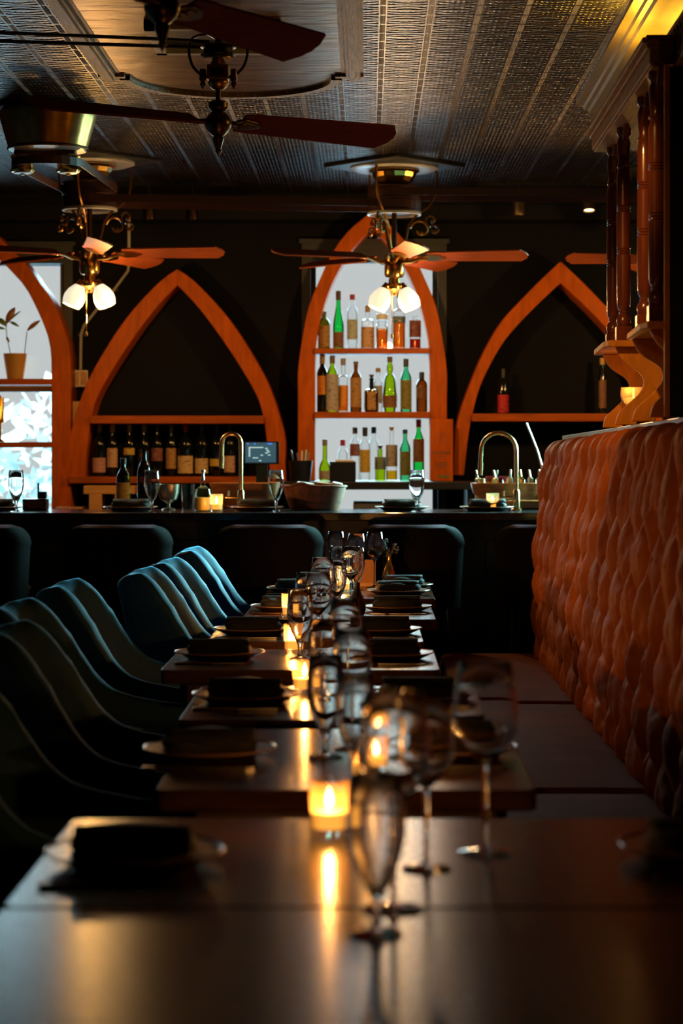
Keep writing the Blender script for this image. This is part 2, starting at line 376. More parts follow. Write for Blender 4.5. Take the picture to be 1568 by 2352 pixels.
# ================================================================== the room
ZC = 2.80
struct('floor', MB().box(-2.9, 2.75, -2.1, 12.15, -0.06, 0), 'wood_floor', smooth=False)
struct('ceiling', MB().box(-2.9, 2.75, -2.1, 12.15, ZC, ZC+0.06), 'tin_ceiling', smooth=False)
struct('wall_left', MB().box(-2.96, -2.9, -2.1, 12.15, 0, ZC), 'wall_dark', smooth=False)
struct('wall_right', MB().box(2.75, 2.81, -2.1, 12.15, 0, ZC), 'wall_dark', smooth=False)
struct('wall_front', MB().box(-2.9, 2.75, -2.16, -2.1, 0, ZC), 'wall_dark', smooth=False)
W1 = (-2.52, -1.735, 0.995, 2.41); W2 = (-0.3225, 0.4075, 0.995, 2.425)
wb = MB()
for x0, x1 in ((-2.9, W1[0]), (W1[1], W2[0]), (W2[1], 2.75)): wb.box(x0, x1, 12.0, 12.15, 0, ZC)
for W_ in (W1, W2): wb.box(W_[0], W_[1], 12.0, 12.15, 0, W_[2]).box(W_[0], W_[1], 12.0, 12.15, W_[3], ZC)
struct('wall_back', wb, 'wall_black', smooth=False)
def window(n, W_, casing, rails):
    x0, x1, z0, z1 = W_
    m = MB(); c = casing
    m.box(x0-c, x0, 11.975, 12.0, z0-c, z1+0.1).box(x1, x1+c, 11.975, 12.0, z0-c, z1+0.1)
    m.box(x0, x1, 11.975, 12.0, z1, z1+0.1).box(x0, x1, 11.96, 12.0, z0-c, z0)
    m.box(x0-c-0.015, x1+c+0.015, 11.96, 12.0, z1+0.1, z1+0.125)
    for r0, r1 in rails: m.box(x0, x1, 12.04, 12.09, r0, r1)
    m.box(x0, x0+0.03, 12.04, 12.09, z0, z1).box(x1-0.03, x1, 12.04, 12.09, z0, z1)
    o = struct('window_%d' % n, m, 'trim_grey', smooth=False)
    g = MB().box(x0+0.03, x1-0.03, 12.06, 12.066, z0, z1).build('pane', 'window_glass', o, smooth=False)
    return o
w1 = window(1, W1, 0.05, [(1.675, 1.705)])
MB().box(W1[0], W1[1], 12.0, 12.035, 1.675, 1.708).build('blind_rail', 'trim_white', w1, smooth=False)
w2 = window(2, W2, 0.05, [])
struct('trim_1', MB().prism([(11.90, 2.80), (11.90, 2.78), (11.94, 2.74), (11.96, 2.66), (12.0, 2.64), (12.0, 2.80)], -2.9, 2.75, axis='x'), 'wall_black', smooth=False)
# ceiling cornice over the banquette, its end stopping short of the bar
def cornice_at(x0): return [(x0+a, ZC-b) for a, b in [(0, 0), (0, .014), (.030, .02), (.034, .034), (.05, .036), (.055, .05)] +
        [(.055+.17*math.sin(t), .05+.13*(1-math.cos(t))) for t in [i*PI/16 for i in range(1, 9)]] + [(.235, .19), (.235, .205), (.26, .21), (.265, .24), (.30, .25), (.30, .30), (.40, .30), (.40, 0)]]
pa, pb = cornice_at(0.771), cornice_at(0.874); n = len(pa)
mc = MB(); mc.add([(x, -2.1, z) for x, z in pa]+[(x, 8.74, z) for x, z in pb],
       [tuple(range(n)), tuple(range(2*n-1, n-1, -1))]+[(i, i+n, (i+1) % n+n, (i+1) % n) for i in range(n)])
struct('trim_2', mc, 'cove_gold', smooth=True)
# the oval-ended plaster panel in the ceiling with its moulded border and square hatch
xl, xr, ye = -1.02, -0.012, 7.98
arc = [(-0.52+0.40*math.cos(PI-t), 7.98+0.41*math.sin(t)) for t in [i*PI/28 for i in range(29)]]
pan = MB().prism([(xl+.05, 3.0), (xl+.05, ye), (-.92, ye)]+arc+[(-.12, ye), (xr-.05, ye), (xr-.05, 3.0)], ZC-0.028, ZC, axis='z')
po = struct('trim_3', pan, 'plaster_gold', smooth=False)
bm_ = MB()
for x0, sgn in ((xl, 1), (xr, -1)):
    for k, (wd, dz) in enumerate([(.085, .030), (.055, .042), (.03, .05)]):
        a, b = sorted((x0+sgn*0.012*k, x0+sgn*(0.012*k+wd))); bm_.box(a, b, 3.0, ye, ZC-dz, ZC)
for x0, x1 in ((xl, -.92), (-.12, xr)): bm_.box(x0, x1, ye-.05, ye+.005, ZC-.04, ZC)
for k, dz in enumerate([.032, .044, .05]):
    rin = 1.0-.04*k; rout = rin+.10
    A = [(-0.52+0.40*rin*math.cos(PI-t), 7.98+0.41*rin*math.sin(t)) for t in [i*PI/28 for i in range(29)]]
    B = [(-0.52+0.40*rout*math.cos(PI-t), 7.98+0.41*rout*math.sin(t)) for t in [i*PI/28 for i in range(29)]]
    if k < 2:
        mm = MB(); vs = []; fs = []
        for a, b in zip(A, B): vs += [(a[0], a[1], ZC-dz), (b[0], b[1], ZC-dz), (b[0], b[1], ZC), (a[0], a[1], ZC)]
        for i in range(28):
            for q in range(4): fs.append((4*i+q, 4*i+4+q, 4*i+4+(q+1) % 4, 4*i+(q+1) % 4))
        bm_.add(vs, fs)
bm_.build('border_moulding', 'gilt_wood', po, smooth=False)
hx0, hx1, hy0, hy1 = -.74, -.285, 6.93, 7.39
hm = MB()
for a in ((hx0, hx0+.035, hy0, hy1), (hx1-.035, hx1, hy0, hy1), (hx0, hx1, hy0, hy0+.035), (hx0, hx1, hy1-.035, hy1)): hm.box(*a, ZC-.06, ZC-.025)
hm.build('hatch_frame', 'trim_white', po, smooth=False)
MB().box(hx0+.035, hx1-.035, hy0+.035, hy1-.035, ZC-.034, ZC-.026).build('hatch_shade_sheet', 'metal_black', po, smooth=False)  # flat black sheet stands in for the shade inside the hatch

# pale trees in the yard beyond the left window
for k, (bx, by, bz, br) in enumerate([(-3.2, 17.0, 1.0, 1.05), (-2.35, 18.5, 1.3, .95)]):
    m = MB()
    for i in range(420):
        a, b_, rr = R.uniform(0, 2*PI), R.uniform(-1, 1), br*(R.random()**.4)
        c = Vector((bx+rr*math.cos(a)*math.sqrt(1-b_*b_), by+.5*rr*math.sin(a)*math.sqrt(1-b_*b_), bz+rr*b_*.9))
        u = Vector((R.uniform(-1, 1), R.uniform(-1, 1), R.uniform(-1, 1))).normalized()*.09; v = u.cross(Vector((R.uniform(-1, 1), R.uniform(-1, 1), 1))).normalized()*.05
        m.add([c-u, c+v*.9, c+u, c-v*.9], [(0, 1, 2, 3)])
    t = thing('garden_tree', ['pale bleached garden tree outside the left window, the nearer one', 'pale garden tree farther off outside the left window'][k], 'tree', (bx, by, 0), group=None)
    o = m.build('foliage', 'foliage_pale', t, loc=(-bx, -by, 0))
    MB().lathe([(.07, 0), (.05, bz*.8), (.02, bz+.5)]).build('trunk', 'trim_grey', t)
tag(MB().box(-12, 12, 12.4, 40, -0.1, -0.02).build('yard', 'gravel', smooth=False), None, None); o = bpy.data.objects['yard']
for k in ('label', 'category'):
    if k in o: del o[k]
o['kind'] = 'structure'

# ------------------------------------------------------------------ half wall with stone ledge on the right
struct('wall_half', MB().box(0.88, 1.22, -2.0, 9.18, 0, 1.37), 'wall_dark', smooth=False)
LZ = lambda y: 1.4066+(9.35-y)*.0088
ld = MB().hexa([(.874, 9.35, LZ(9.35)-.03), (1.24, 9.35, LZ(9.35)-.03), (1.24, 3.2, LZ(3.2)-.03), (.874, 3.2, LZ(3.2)-.03), (.874, 9.35, LZ(9.35)), (1.24, 9.35, LZ(9.35)), (1.24, 3.2, LZ(3.2)), (.874, 3.2, LZ(3.2))])
tag(ld.build('stone_ledge', 'stone_pale', smooth=False, bevel=.003), 'pale greenish stone ledge running along the top of the tufted banquette', 'ledge')

# ------------------------------------------------------------------ wooden arches on the back wall
def arch(cx, OUT, INN, label, shelves, base=None, Y0=11.75, Y1=12.0):
    X0 = (cx-VX)*Y0/F
    t = thing('wooden_arch', label, 'arch', (X0, Y0, 0), group='pointed wooden arches on the back wall')
    s = Y0/F
    for sg in (-1, 1):
        A = [(sg*dx*s, CH+(HY-y)*s) for dx, y in OUT]; B = [(sg*dx*s, CH+(HY-y)*s) for dx, y in INN]
        # resample both to the same number of points
        def rs(P, n=26):
            P = [Vector((p[0], p[1], 0)) for p in P]; P = smoothpath(P[:-1], 4)+[P[-1]]
            L = [0]
            for a, b in zip(P, P[1:]): L.append(L[-1]+(b-a).length)
            out = []; j = 0
            for k in range(n):
                d = L[-1]*k/(n-1)
                while j < len(L)-2 and L[j+1] < d: j += 1
                q = (d-L[j])/max(L[j+1]-L[j], 1e-9); v = P[j].lerp(P[j+1], q); out.append((v.x, v.y))
            return out
        MB().strip(rs(A), rs(B), 0, Y1-Y0-.002).build('limb', 'wood_orange', t, bevel=.004)
    for xa, xb, ya, yb in shelves:
        MB().box((xa-cx)*s, (xb-cx)*s, -.03, Y1-Y0-.002, CH+(HY-yb)*s, CH+(HY-ya)*s).build('shelf', 'wood_shelf', t, smooth=False, bevel=.003)
    return t
a1 = arch(-8, [(0,538),(44,583),(72,610),(97,647),(126,686),(151,744),(165,790),(170,840),(170,900),(170,1240)],
          [(0,588),(26,615),(62,654),(83,690),(103,733),(119,776),(125,815),(126,860),(126,900),(126,1240)],
          'wooden arch cut off by the left edge around the left window', [(-134, 120, 870, 884), (-134, 120, 1015, 1028)])
a2 = arch(407, [(0,618),(33,640),(83,690),(128,745),(173,815),(208,880),(233,950),(248,1010),(247,1060),(249,1106)],
          [(0,655),(43,700),(93,765),(143,840),(183,910),(198,960),(205,1010),(211,1060),(213,1106)],
          'wide wooden arch over the row of wine bottles', [(209, 606, 955, 973), (159, 640, 1095, 1110)])
a3 = arch(855, [(0,484),(55,530),(92,580),(120,640),(145,700),(160,770),(171,850),(171,900),(171,1104)],
          [(0,524),(52,580),(92,650),(116,720),(130,790),(132,860),(132,900),(132,1104)],
          'tall wooden arch with shelves of liquor before the bright window', [(722, 988, 800, 813), (722, 988, 946, 961)])
a4 = arch(1287, [(0,600),(43,640),(92,690),(137,740),(177,810),(207,880),(232,950),(242,1000),(247,1092)],
          [(0,650),(50,697),(97,745),(137,795),(182,880),(202,950),(212,1000),(222,1092)],
          'wide wooden arch at right with a lone red bottle on its shelf', [(1083, 1495, 950, 968)])
# back counter under the arches and cabinet ends
bc = MB().box(-.50, 2.5, 11.40, 11.998, 1.125, 1.168)
tag(bc.build('back_counter', 'bar_front', smooth=False, bevel=.003), 'black back-bar counter below the liquor window', 'counter')
cb = thing('back_cabinet', 'black cabinet under the back counter right of the window', 'cabinet', (1.5, 11.7, 0))
MB().box(-.95, .98, -.26, .29, 0, 1.122).build('body', 'bar_front', cb, smooth=False)
MB().box(-.55, -.02, -.28, -.262, .2, 1.0).box(.02, .9, -.28, -.262, .2, 1.0).build('door', 'bar_front', cb, smooth=False)
rk = thing('wooden_rack', 'low pine rack standing under the wine bottle arch', 'rack', (-1.43, 11.5, 0))
for xa, xb, ya, yb in [(-.12, .16, 1.10, 1.145), (-.09, -.02, 0, 1.10), (.05, .12, 0, 1.10)]:
    MB().box(xa, xb, -.06, .1, ya, yb).build('board', 'wood_pine', rk, smooth=False, bevel=.003)
k2 = thing('pine_crate', 'pine board box by the foot of the left arch', 'box', (-1.615, 11.6, 0))
MB().box(-.10, .05, -.08, .10, 0, 1.025).build('body', 'wood_pine', k2, smooth=False, bevel=.003)
MB().box(-.105, .055, -.085, .105, .5, .52).build('batten', 'wood_shelf', k2, smooth=False)
pp = MB().box(*sorted((xz(166, 0, 11.85)[0], xz(196, 0, 11.85)[0])), 11.84, 11.99, xz(0, 1060, 11.85)[1], xz(0, 922, 11.85)[1])
tag(pp.build('wall_plaque', 'wood_pine', smooth=False), 'small pine plaque fixed to the wall between two arches', 'plaque')

# conduit and outlet box between the left arches
Yc = 11.97
cp = [at(x, y, Yc) for x, y in [(296, 470), (296, 600), (294, 622), (262, 665), (221, 712), (193, 748), (186, 768), (185, 850)]]
cond = thing('conduit_pipe', 'bent metal conduit running down the wall left of the wine arch', 'pipe', (cp[0][0], Yc, 0))
MB().tube([(p[0]-cp[0][0], 0, p[2]) for p in cp], .0085).build('pipe', 'trim_white', cond)
for i in (1, 3, 6): MB().tube([(cp[i][0]-cp[0][0]-.02, .01, cp[i][2]), (cp[i][0]-cp[0][0]+.02, .01, cp[i][2])], .012).build('strap', 'steel_warm', cond)
ob = thing('outlet_box', 'double metal outlet box on the wall beneath the conduit', 'outlet', at(186, 870, 11.99))
MB().box(-.05, .05, -.06, 0, -.05, .05).build('box', 'steel_warm', ob, smooth=False, bevel=.003)
for sx in (-.024, .024): MB().box(sx-.017, sx+.017, -.064, -.06, -.035, .035).build('socket', 'wood_pine', ob, smooth=False, bevel=.003)

# ------------------------------------------------------------------ bar
bar = thing('bar', 'long black bar with a polished stone top before the arches', 'bar', (0, 9.73, 0))
MB().box(-2.88, 2.2, 0, .62, 1.012, 1.05).build('worktop', 'stone_black', bar, smooth=False, bevel=.004)
MB().box(-2.88, 2.2, .14, .19, .0, 1.01).build('front_panel', 'bar_front', bar, smooth=False)
for i in range(9): MB().box(-2.8+.56*i, -2.3+.56*i, .128, .139, .15, .92).build('raised_panel', 'bar_front', bar, smooth=False, bevel=.006)
MB().tube([(-2.8, .04, .18), (2.1, .04, .18)], .02).build('foot_rail', 'brass_antique', bar)

# ------------------------------------------------------------------ bar stools
def stool():
    t = thing('bar_stool', '', 'bar stool', (0, 0, 0), group='plum velvet bar stools along the bar')
    # backrest: rounded plate curved in plan, facing the bar (+y)
    rows = []; Wd, z0, z1 = .245, .64, 1.012
    def half(z):   # half width with rounded top corners
        r = .09
        if z > z1-r: return Wd-r+math.sqrt(max(r*r-(z-(z1-r))**2, 0))
        return Wd-.02*(z1-z)/(z1-z0)
    for side in (0, 1):
        pass
    zs = [z0+(z1-z0)*(i/22)**.8 for i in range(23)]
    th = .022
    for z in zs:
        h = half(z); row = []
        for k in range(17):
            u = -1+2*k/16; x = h*u; y = -.20+.06*u*u; row.append((x, y-th*(1-abs(u)**8)*(1 if z < z1-.01 else .2), z))
        for k in range(17):
            u = 1-2*k/16; x = h*u; y = -.20+.06*u*u; row.append((x, y+th*(1-abs(u)**8)*(1 if z < z1-.01 else .2), z))
        rows.append(row)
    m = MB().grid(rows, closed=True); n = 34
    m.f.append(tuple(range(n))); m.m.append(0); m.f.append(tuple(len(rows)*n-1-k for k in range(n))); m.m.append(0)
    m.build('backrest', 'velvet_plum', t)
    MB().lathe([(.0, .66), (.18, .665), (.215, .69), (.22, .72), (.20, .745), (.1, .755), (0, .757)], sy=.95).build('seat', 'velvet_plum', t)
    for sx in (-1, 1):
        for sy in (-1, 1): MB().tube([(sx*.15, sy*.14, .67), (sx*.2, sy*.19, 0)], [.016, .011]).build('leg', 'metal_black', t)
    MB().tube([(math.cos(a)*.185, math.sin(a)*.175, .25) for a in [i*PI/12 for i in range(25)]], .008, cap=False).build('foot_ring', 'metal_black', t)
    return t
st = stool(); Ys = 9.42
labs = ['plum velvet bar stool cut off at the left edge', 'plum velvet bar stool second from the left behind the blue chairs',
        'plum velvet bar stool left of the far wine glasses', 'plum velvet bar stool directly behind the brass bud vase', 'plum velvet bar stool half hidden by the tufted banquette']
for i, px in enumerate((-60, 268, 616, 941, 1262)):
    loc = ((px-VX)*(Ys-.2)/F, Ys, 0)
    if i == 0: st.location = loc; st['label'] = labs[0]
    else: dup(st, loc, label=labs[i])

# ================================================================== banquette along the half wall
bq = thing('banquette', 'long rust-orange banquette with deep tufted back along the right wall', 'banquette', (.77, 1.8, 0))
OX, OY = .77, 1.8
rn = random.Random(3)
PH = [(rn.uniform(0, 6.28), rn.uniform(2, 9), rn.uniform(2, 9), rn.uniform(.3, 1)) for _ in range(14)]
def wob(u, z): return sum(a*math.sin(p+f*u+g*z) for p, f, g, a in PH)/14
PT, RT, AZ = .145, .144, .25
def backpanel(y0, y1, seed):
    nu = int((y1-y0)/.0085); rows = []
    # profile path (x offset, z, normal angle)
    path = []
    for i in range(92):
        z = .40+(1.325-.40)*i/91; bul = .022*math.sin(PI*min(max((z-.45)/.85, 0), 1)); path.append((.005+.045*(z-.45)-bul, z, PI))
    for i in range(1, 17):
        a = PI-(PI*.9)*i/16; path.append((.0445+.030+.030*math.cos(a), 1.325+.034*math.sin(a), a))
    for (px, pz, pa) in path:
        row = []
        for k in range(nu+1):
            y = y0+(y1-y0)*k/nu
            uu = y/PT+.45*wob(y*2.0+seed, pz*2.2)+.22*wob(y*6, pz*8+seed); r = (pz-.48)/RT+.10*wob(y*3+5, pz*3)
            rt = 6.0
            amp = AZ*(1 if r < rt-.5 else max(0, 1-(r-rt+.5)))
            rr_ = r; tri = math.cos(PI*rr_); tri = math.copysign(abs(tri)**.85, tri)
            k0 = math.floor(uu)
            for kk in (k0-1, k0, k0+1):
                ca_ = kk+amp*(1 if kk % 2 == 0 else -1)*tri; cb_ = kk+1-amp*(1 if kk % 2 == 0 else -1)*tri
                if ca_ <= uu < cb_: break
            wd = max(cb_-ca_, .05); tt = min(max((uu-ca_)/wd, 0), 1)
            tt = tt**(1.35+.3*math.sin(kk*2.1+seed))
            d = (1-abs(2*tt-1)**2.3)**.6*(.42+.58*min(wd, 1.6)/1.6)
            pin = abs(math.cos(PI*r))**14 if r < rt+.3 else 0
            if wd < 1: d -= .32*pin*(1-wd)
            d += .15*(abs(math.sin(PI*1.6*tt+kk*1.3+.9*math.sin(r*1.9+kk)))-.5)*(.4+.6*abs(math.sin(PI*r/2+kk)))+.03*pin*math.sin(uu*30)
            e = min(y-y0, y1-y)
            edge = min(1, math.sqrt(max(e, 0)/.05)) if e < .05 else 1
            fine = .003*math.sin(40*y+6*wob(y*4, pz*8)*6+8*pz)
            tp = max(0, (PI-pa)/(PI*.9)); disp = ((.066-.05*tp)*d+fine*.5*(1-tp))*edge + .012*edge*(1-tp)-.02*(1-tp*.5)
            low = min(1, max(0, (pz-.40)/.05)); disp = disp*low
            zz = (.0115*(y1_all-y)) if pz > 1.2 else 0
            row.append((px+math.cos(pa)*disp, y-OY, pz+math.sin(pa)*disp*.9+zz*(1 if pz > 1.3 else (pz-1.2)/.1)))
        rows.append(row)
    m = MB().grid(rows)
    # closed far and near ends
    for kk in (0, nu):
        ring = [r[kk] for r in rows]; b = len(m.v)
        m.add([(p[0], p[1], p[2]) for p in ring]+[(.088, ring[0][1], ring[0][2])], [tuple(range(len(ring)+1))])
    return m
y1_all = 9.17
for i, (a, b) in enumerate([(1.85, 3.62), (3.62, 5.46), (5.46, 7.36), (7.36, 9.17)]):
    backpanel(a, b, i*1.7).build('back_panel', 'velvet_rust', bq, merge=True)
    # crowned seat cushion
    rows = []; x0, x1 = -.47, -.005; ya, yb = a+.006-OY, b-.006-OY
    N1, N2 = 22, 40
    for j in range(N2+1):
        v = j/N2; row = []
        for k in range(N1+1):
            u = k/N1; ex = min(u, 1-u)*2; ey = min(v, 1-v)*2
            ru = min(1, ex/.16); rv = min(1, ey/.06)
            h = .385+.07*math.sqrt(max(1-(1-ru)**2, 0))*math.sqrt(max(1-(1-rv)**2, 0))+.024*math.sin(PI*u)*math.sin(PI*v)
            cr = .05*(1-math.sqrt(max(1-(1-min(1, ey/.12))**2, 0)))
            row.append((x0+(x1-x0)*u+(cr if u < .5 else 0)*(1-2*u if u < .5 else 0), ya+(yb-ya)*v, h))
        rows.append(row)
    m = MB().grid(rows)
    m.box(x0+.03, x1, ya+.01, yb-.01, .33, .388)
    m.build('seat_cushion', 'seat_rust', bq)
MB().box(-.42, .088, 1.85-OY, 9.15-OY, .06, .33).box(-.38, .088, 1.9-OY, 9.1-OY, 0, .06).build('base', 'bar_front', bq, smooth=False)

# ================================================================== blue velvet chairs
def chair_parts(t):
    NS = 61; rows = []
    ZT = [(0, .905), (.03, .922), (.07, .93), (.11, .905), (.15, .845), (.19, .77), (.23, .715), (.28, .68), (.34, .66), (.42, .645), (.50, .635)]
    def zt(x):
        for (a, b), (c, d) in zip(ZT, ZT[1:]):
            if x <= c: q = (x-a)/(c-a); q = q*q*(3-2*q)*.5+q*.5; return b+(d-b)*q
        return ZT[-1][1]
    for i in range(NS):
        f = -PI/2+PI*i/(NS-1); cx = abs(math.cos(f)); sn = math.sin(f)
        x = .50-.50*cx**.62; y = .275*math.copysign(abs(sn)**.62, sn)
        # outward normal of the superellipse
        f2 = f+.02; f1 = f-.02
        def P(f):
            c = max(math.cos(f), 0); s_ = math.sin(f); return Vector((.50-.50*c**.62, .275*math.copysign(abs(s_)**.62, s_), 0))
        f1 = max(f1, -PI/2); f2 = min(f2, PI/2)
        tan = (P(f2)-P(f1)).normalized(); nrm = Vector((-tan.y, tan.x, 0))
        if nrm.dot(Vector((x-.25, y, 0))) < 0: nrm = -nrm
        T = zt(x)+ (.012*math.cos(f*1) if x < .1 else 0); b = .40
        hw = .036 if x < .12 else max(.020, .036-.016*(x-.12)/.25)
        if i in (0, NS-1): hw *= .6
        row = []; side = min(1, max(0, (.30-x)/.2))
        def pt(off, z):
            lean = -(z-.93)*.20*side+(0.0 if z > .55 else 0)
            q = Vector((x, y, 0))+nrm*off; return (q.x+lean, q.y*(1-.05*(.93-z)), z)
        nz = 12
        for k in range(nz): row.append(pt(hw*(.75+.25*k/nz), b+(T-hw-b)*k/nz))
        for k in range(9):
            a = PI*k/8; row.append(pt(hw*math.cos(a), T-hw+hw*math.sin(a)))
        for k in range(nz-1, -1, -1):
            z = b+(T-hw-b)*k/nz; off = -hw
            # tufting dimples and vertical folds on the inner face
            fx = 0
            if x < .2:
                for yy in (-.13, 0, .13):
                    for zz in (.60, .76):
                        d2 = ((y-yy)/.04)**2+((z-zz)/.035)**2; fx += .016*math.exp(-d2)
                    fx += .006*math.exp(-((y-yy)/.012)**2)
            row.append(pt(off-.012+fx, z))
        rows.append(row)
    m = MB().grid(rows, closed=True); n = len(rows[0])
    m.f.append(tuple(range(n))); m.m.append(0); m.f.append(tuple((NS-1)*n+k for k in range(n-1, -1, -1))); m.m.append(0)
    m.build('shell', 'velvet_teal', t)
    rows = []
    for j in range(15):
        a = j/14; row = []
        for k in range(32):
            q = 2*PI*k/32; rr = [0, .3, .6, .85, .95, .99, 1, 1, 1, 1, 1, .99, .96, .9, .0][j]
            zz = [.50, .50, .497, .488, .475, .46, .45, .44, .43, .42, .41, .40, .39, .385, .385][j]
            c, s_ = math.cos(q), math.sin(q)
            row.append((.285+.235*rr*math.copysign(abs(c)**.6, c), .215*rr*math.copysign(abs(s_)**.6, s_), zz))
        rows.append(row)
    MB().grid(rows, closed=True).build('seat_cushion', 'velvet_teal', t)
    MB().box(.06, .50, -.22, .22, .36, .40).build('seat_frame', 'metal_black', t, smooth=False)
    for sx, sy in ((.10, -.19), (.10, .19), (.46, -.19), (.46, .19)):
        dx = -.05 if sx < .2 else .03
        MB().tube([(sx, sy, .37), (sx+dx, sy*1.1, 0)], [.018, .011]).build('leg', 'metal_black', t)
ch = thing('dining_chair', '', 'chair', group='blue velvet dining chairs along the left of the tables')
chair_parts(ch)
CH_ = [(-.885, 3.95, 'blue velvet dining chair at the second nearest table, almost lost in shadow at far left'), (-.88, 4.82, 'blue velvet dining chair in deep shadow, nearest of those whose back shows'),
       (-1.0, 5.57, 'blue velvet dining chair cut by the left edge behind the nearest shadowed one'),
       (-.985, 6.44, 'blue velvet dining chair standing alone in the middle of the row'),
       (-.815, 7.10, 'blue velvet dining chair nearest of the three close together at the far end'),
       (-.79, 7.72, 'blue velvet dining chair middle of the three close together at the far end'),
       (-.775, 8.62, 'blue velvet dining chair farthest down the row by the bar')]
for i, (x, y, lab) in enumerate(CH_):
    if i == 0: ch.location = (x, y, 0); ch['label'] = lab
    else: dup(ch, (x, y, 0), label=lab, rz=[0, .03, -.03, 0, .02, -.02, .02][i])

# ================================================================== tables
def make_table(name, x0, x1, y0, y1, label, skew=0.0, group='dark wood dining tables in a line'):
    cx, cy_ = (x0+x1)/2, (y0+y1)/2; hx, hy = (x1-x0)/2, (y1-y0)/2
    t = thing(name, label, 'table', (cx, cy_, 0), rz=skew, group=group)
    r = .022; pts = []
    for sx, sy, a0 in ((1, 1, 0), (-1, 1, 1), (-1, -1, 2), (1, -1, 3)):
        for k in range(6):
            a = PI/2*(a0+k/5); pts.append((sx*(hx-r)+r*math.cos(a), sy*(hy-r)+r*math.sin(a)))
    o = MB().prism(pts, .712, .75, axis='z').build('tabletop', 'wood_table', t, bevel=.003)
    ap = MB(); b = .05
    ap.box(-hx+b, hx-b, -hy+b, -hy+b+.02, .655, .712).box(-hx+b, hx-b, hy-b-.02, hy-b, .655, .712).box(-hx+b, -hx+b+.02, -hy+b, hy-b, .655, .712).box(hx-b-.02, hx-b, -hy+b, hy-b, .655, .712)
    ap.build('apron', 'table_edge', t, smooth=False)
    MB().lathe([(.035, .02), (.035, .66), (.10, .70), (.10, .712)]).build('column', 'metal_black', t)
    MB().lathe([(.21, 0), (.21, .012), (.05, .035), (.035, .05)]).build('foot', 'metal_black', t)
    return t
TB = [(-.478, .66, 2.06, 2.725), (-.478, .66, 2.735, 3.39), (-.373, .300, 3.67, 4.47), (-.417, .26, 4.62, 5.28),
      (-.56, .200, 5.66, 6.24), (-.50, .178, 6.48, 7.02), (-.44, .245, 7.33, 8.06), (-.42, .275, 8.34, 9.16)]
TN = ['dark wood dining table closest to the camera, filling the bottom edge', 'dark wood dining table pushed against the closest one, holding its candle',
      'dark wood dining table third from the camera', 'dark wood dining table fourth from the camera', 'dark wood dining table fifth from the camera, reaching farthest left',
      'dark wood dining table sixth from the camera', 'dark wood dining table next to last before the bar', 'dark wood dining table farthest from the camera, bearing the bud vase']
for (x0, x1, y0, y1), lab in zip(TB, TN): make_table('dining_table', x0, x1, y0, y1, lab)
TZ = .7505

# ------------------------------------------------------------------ place settings
def plate_proto():
    m = MB().lathe([(0, .004), (.07, .004), (.085, .006), (.125, .020), (.128, .022), (.13, .0195), (.09, .001), (.06, 0), (0, 0)], seg=40)
    o = m.build('plate', ['stoneware_dark']); 
    r = MB().lathe([(.1245, .0199), (.1285, .0224), (.1305, .020)], seg=40).build('rim', 'stoneware_rim', o)
    return o
def napkin_proto(seed=1):
    rr = random.Random(seed); rows = []
    # two soft folds stacked: a rounded pillow with a wavy long edge
    for j in range(17):
        v = -1+2*j/16; row = []
        for k in range(28):
            a = 2*PI*k/28; c, s_ = math.cos(a), math.sin(a)
            e = (1-abs(v)**5)**.5
            x = .092*v*1.0; y = .052*math.copysign(abs(c)**.7, c)*max(e, .25)+.006*math.sin(3*v+1); z = .024+.022*math.copysign(abs(s_)**.75, s_)*max(e, .18)+.004*math.sin(5*v+seed)*max(s_, 0)
            row.append((x, y, z))
        rows.append(row)
    m = MB().grid(rows, closed=True); m.f.append(tuple(range(27, -1, -1))); m.m.append(0); m.f.append(tuple(16*28+k for k in range(28))); m.m.append(0)
    o = m.build('folded_napkin', 'linen_black')
    fl = MB()
    A = [(-.085+.17*i/10, -.055+.004*math.sin(i), .034+.006*math.sin(i*.9)) for i in range(11)]; B = [(p[0]*.95, .03, .052-.03*abs(p[0])*3) for p in A]
    fl.grid([A, [(a[0], (a[1]+b[1])/2, .053) for a, b in zip(A, B)], B]); f = fl.build('flap', 'linen_black', o)
    sd = f.modifiers.new('thick', 'SOLIDIFY'); sd.thickness = .004
    return o
def knife_proto():
    o = thing('table_knife', '', 'knife')
    MB().box(-.105, .0, -.009, .009, 0, .006).build('handle', 'metal_dark', o, smooth=False, bevel=.002)
    MB().prism([(0, -.007), (.09, -.009), (.105, -.003), (.105, .005), (0, .006)], .001, .0035, axis='z').build('blade', 'steel', o, smooth=False)
    return o
def fork_proto():
    o = thing('table_fork', '', 'fork')
    MB().box(-.10, .03, -.006, .006, 0.001, .004).prism([(.03, -.006), (.045, -.012), (.06, -.012), (.06, .012), (.045, .012), (.03, .006)], .001, .004, axis='z').build('handle', 'steel', o, smooth=False)
    m = MB()
    for y in (-.0095, -.003, .0035, .0095): m.box(.06, .098, y-.0015, y+.0015, .001, .004)
    m.build('tines', 'steel', o, smooth=False)
    return o
PL, NP, KN, FK = plate_proto(), napkin_proto(), knife_proto(), fork_proto()
used = {'p': 0, 'n': 0, 'k': 0, 'f': 0}
def put(key, proto, loc, rz, label, group):
    if not used[key]:
        used[key] = 1; proto.location = loc; proto.rotation_euler = (0, 0, rz); proto['label'] = label; proto['group'] = group; return proto
    return dup(proto, loc, rz, label, group)
PL['category'] = 'plate'; NP['category'] = 'napkin'
TABN = ['closest', 'second closest', 'third closest', 'fourth closest', 'fifth closest', 'sixth closest', 'seventh closest', 'farthest']
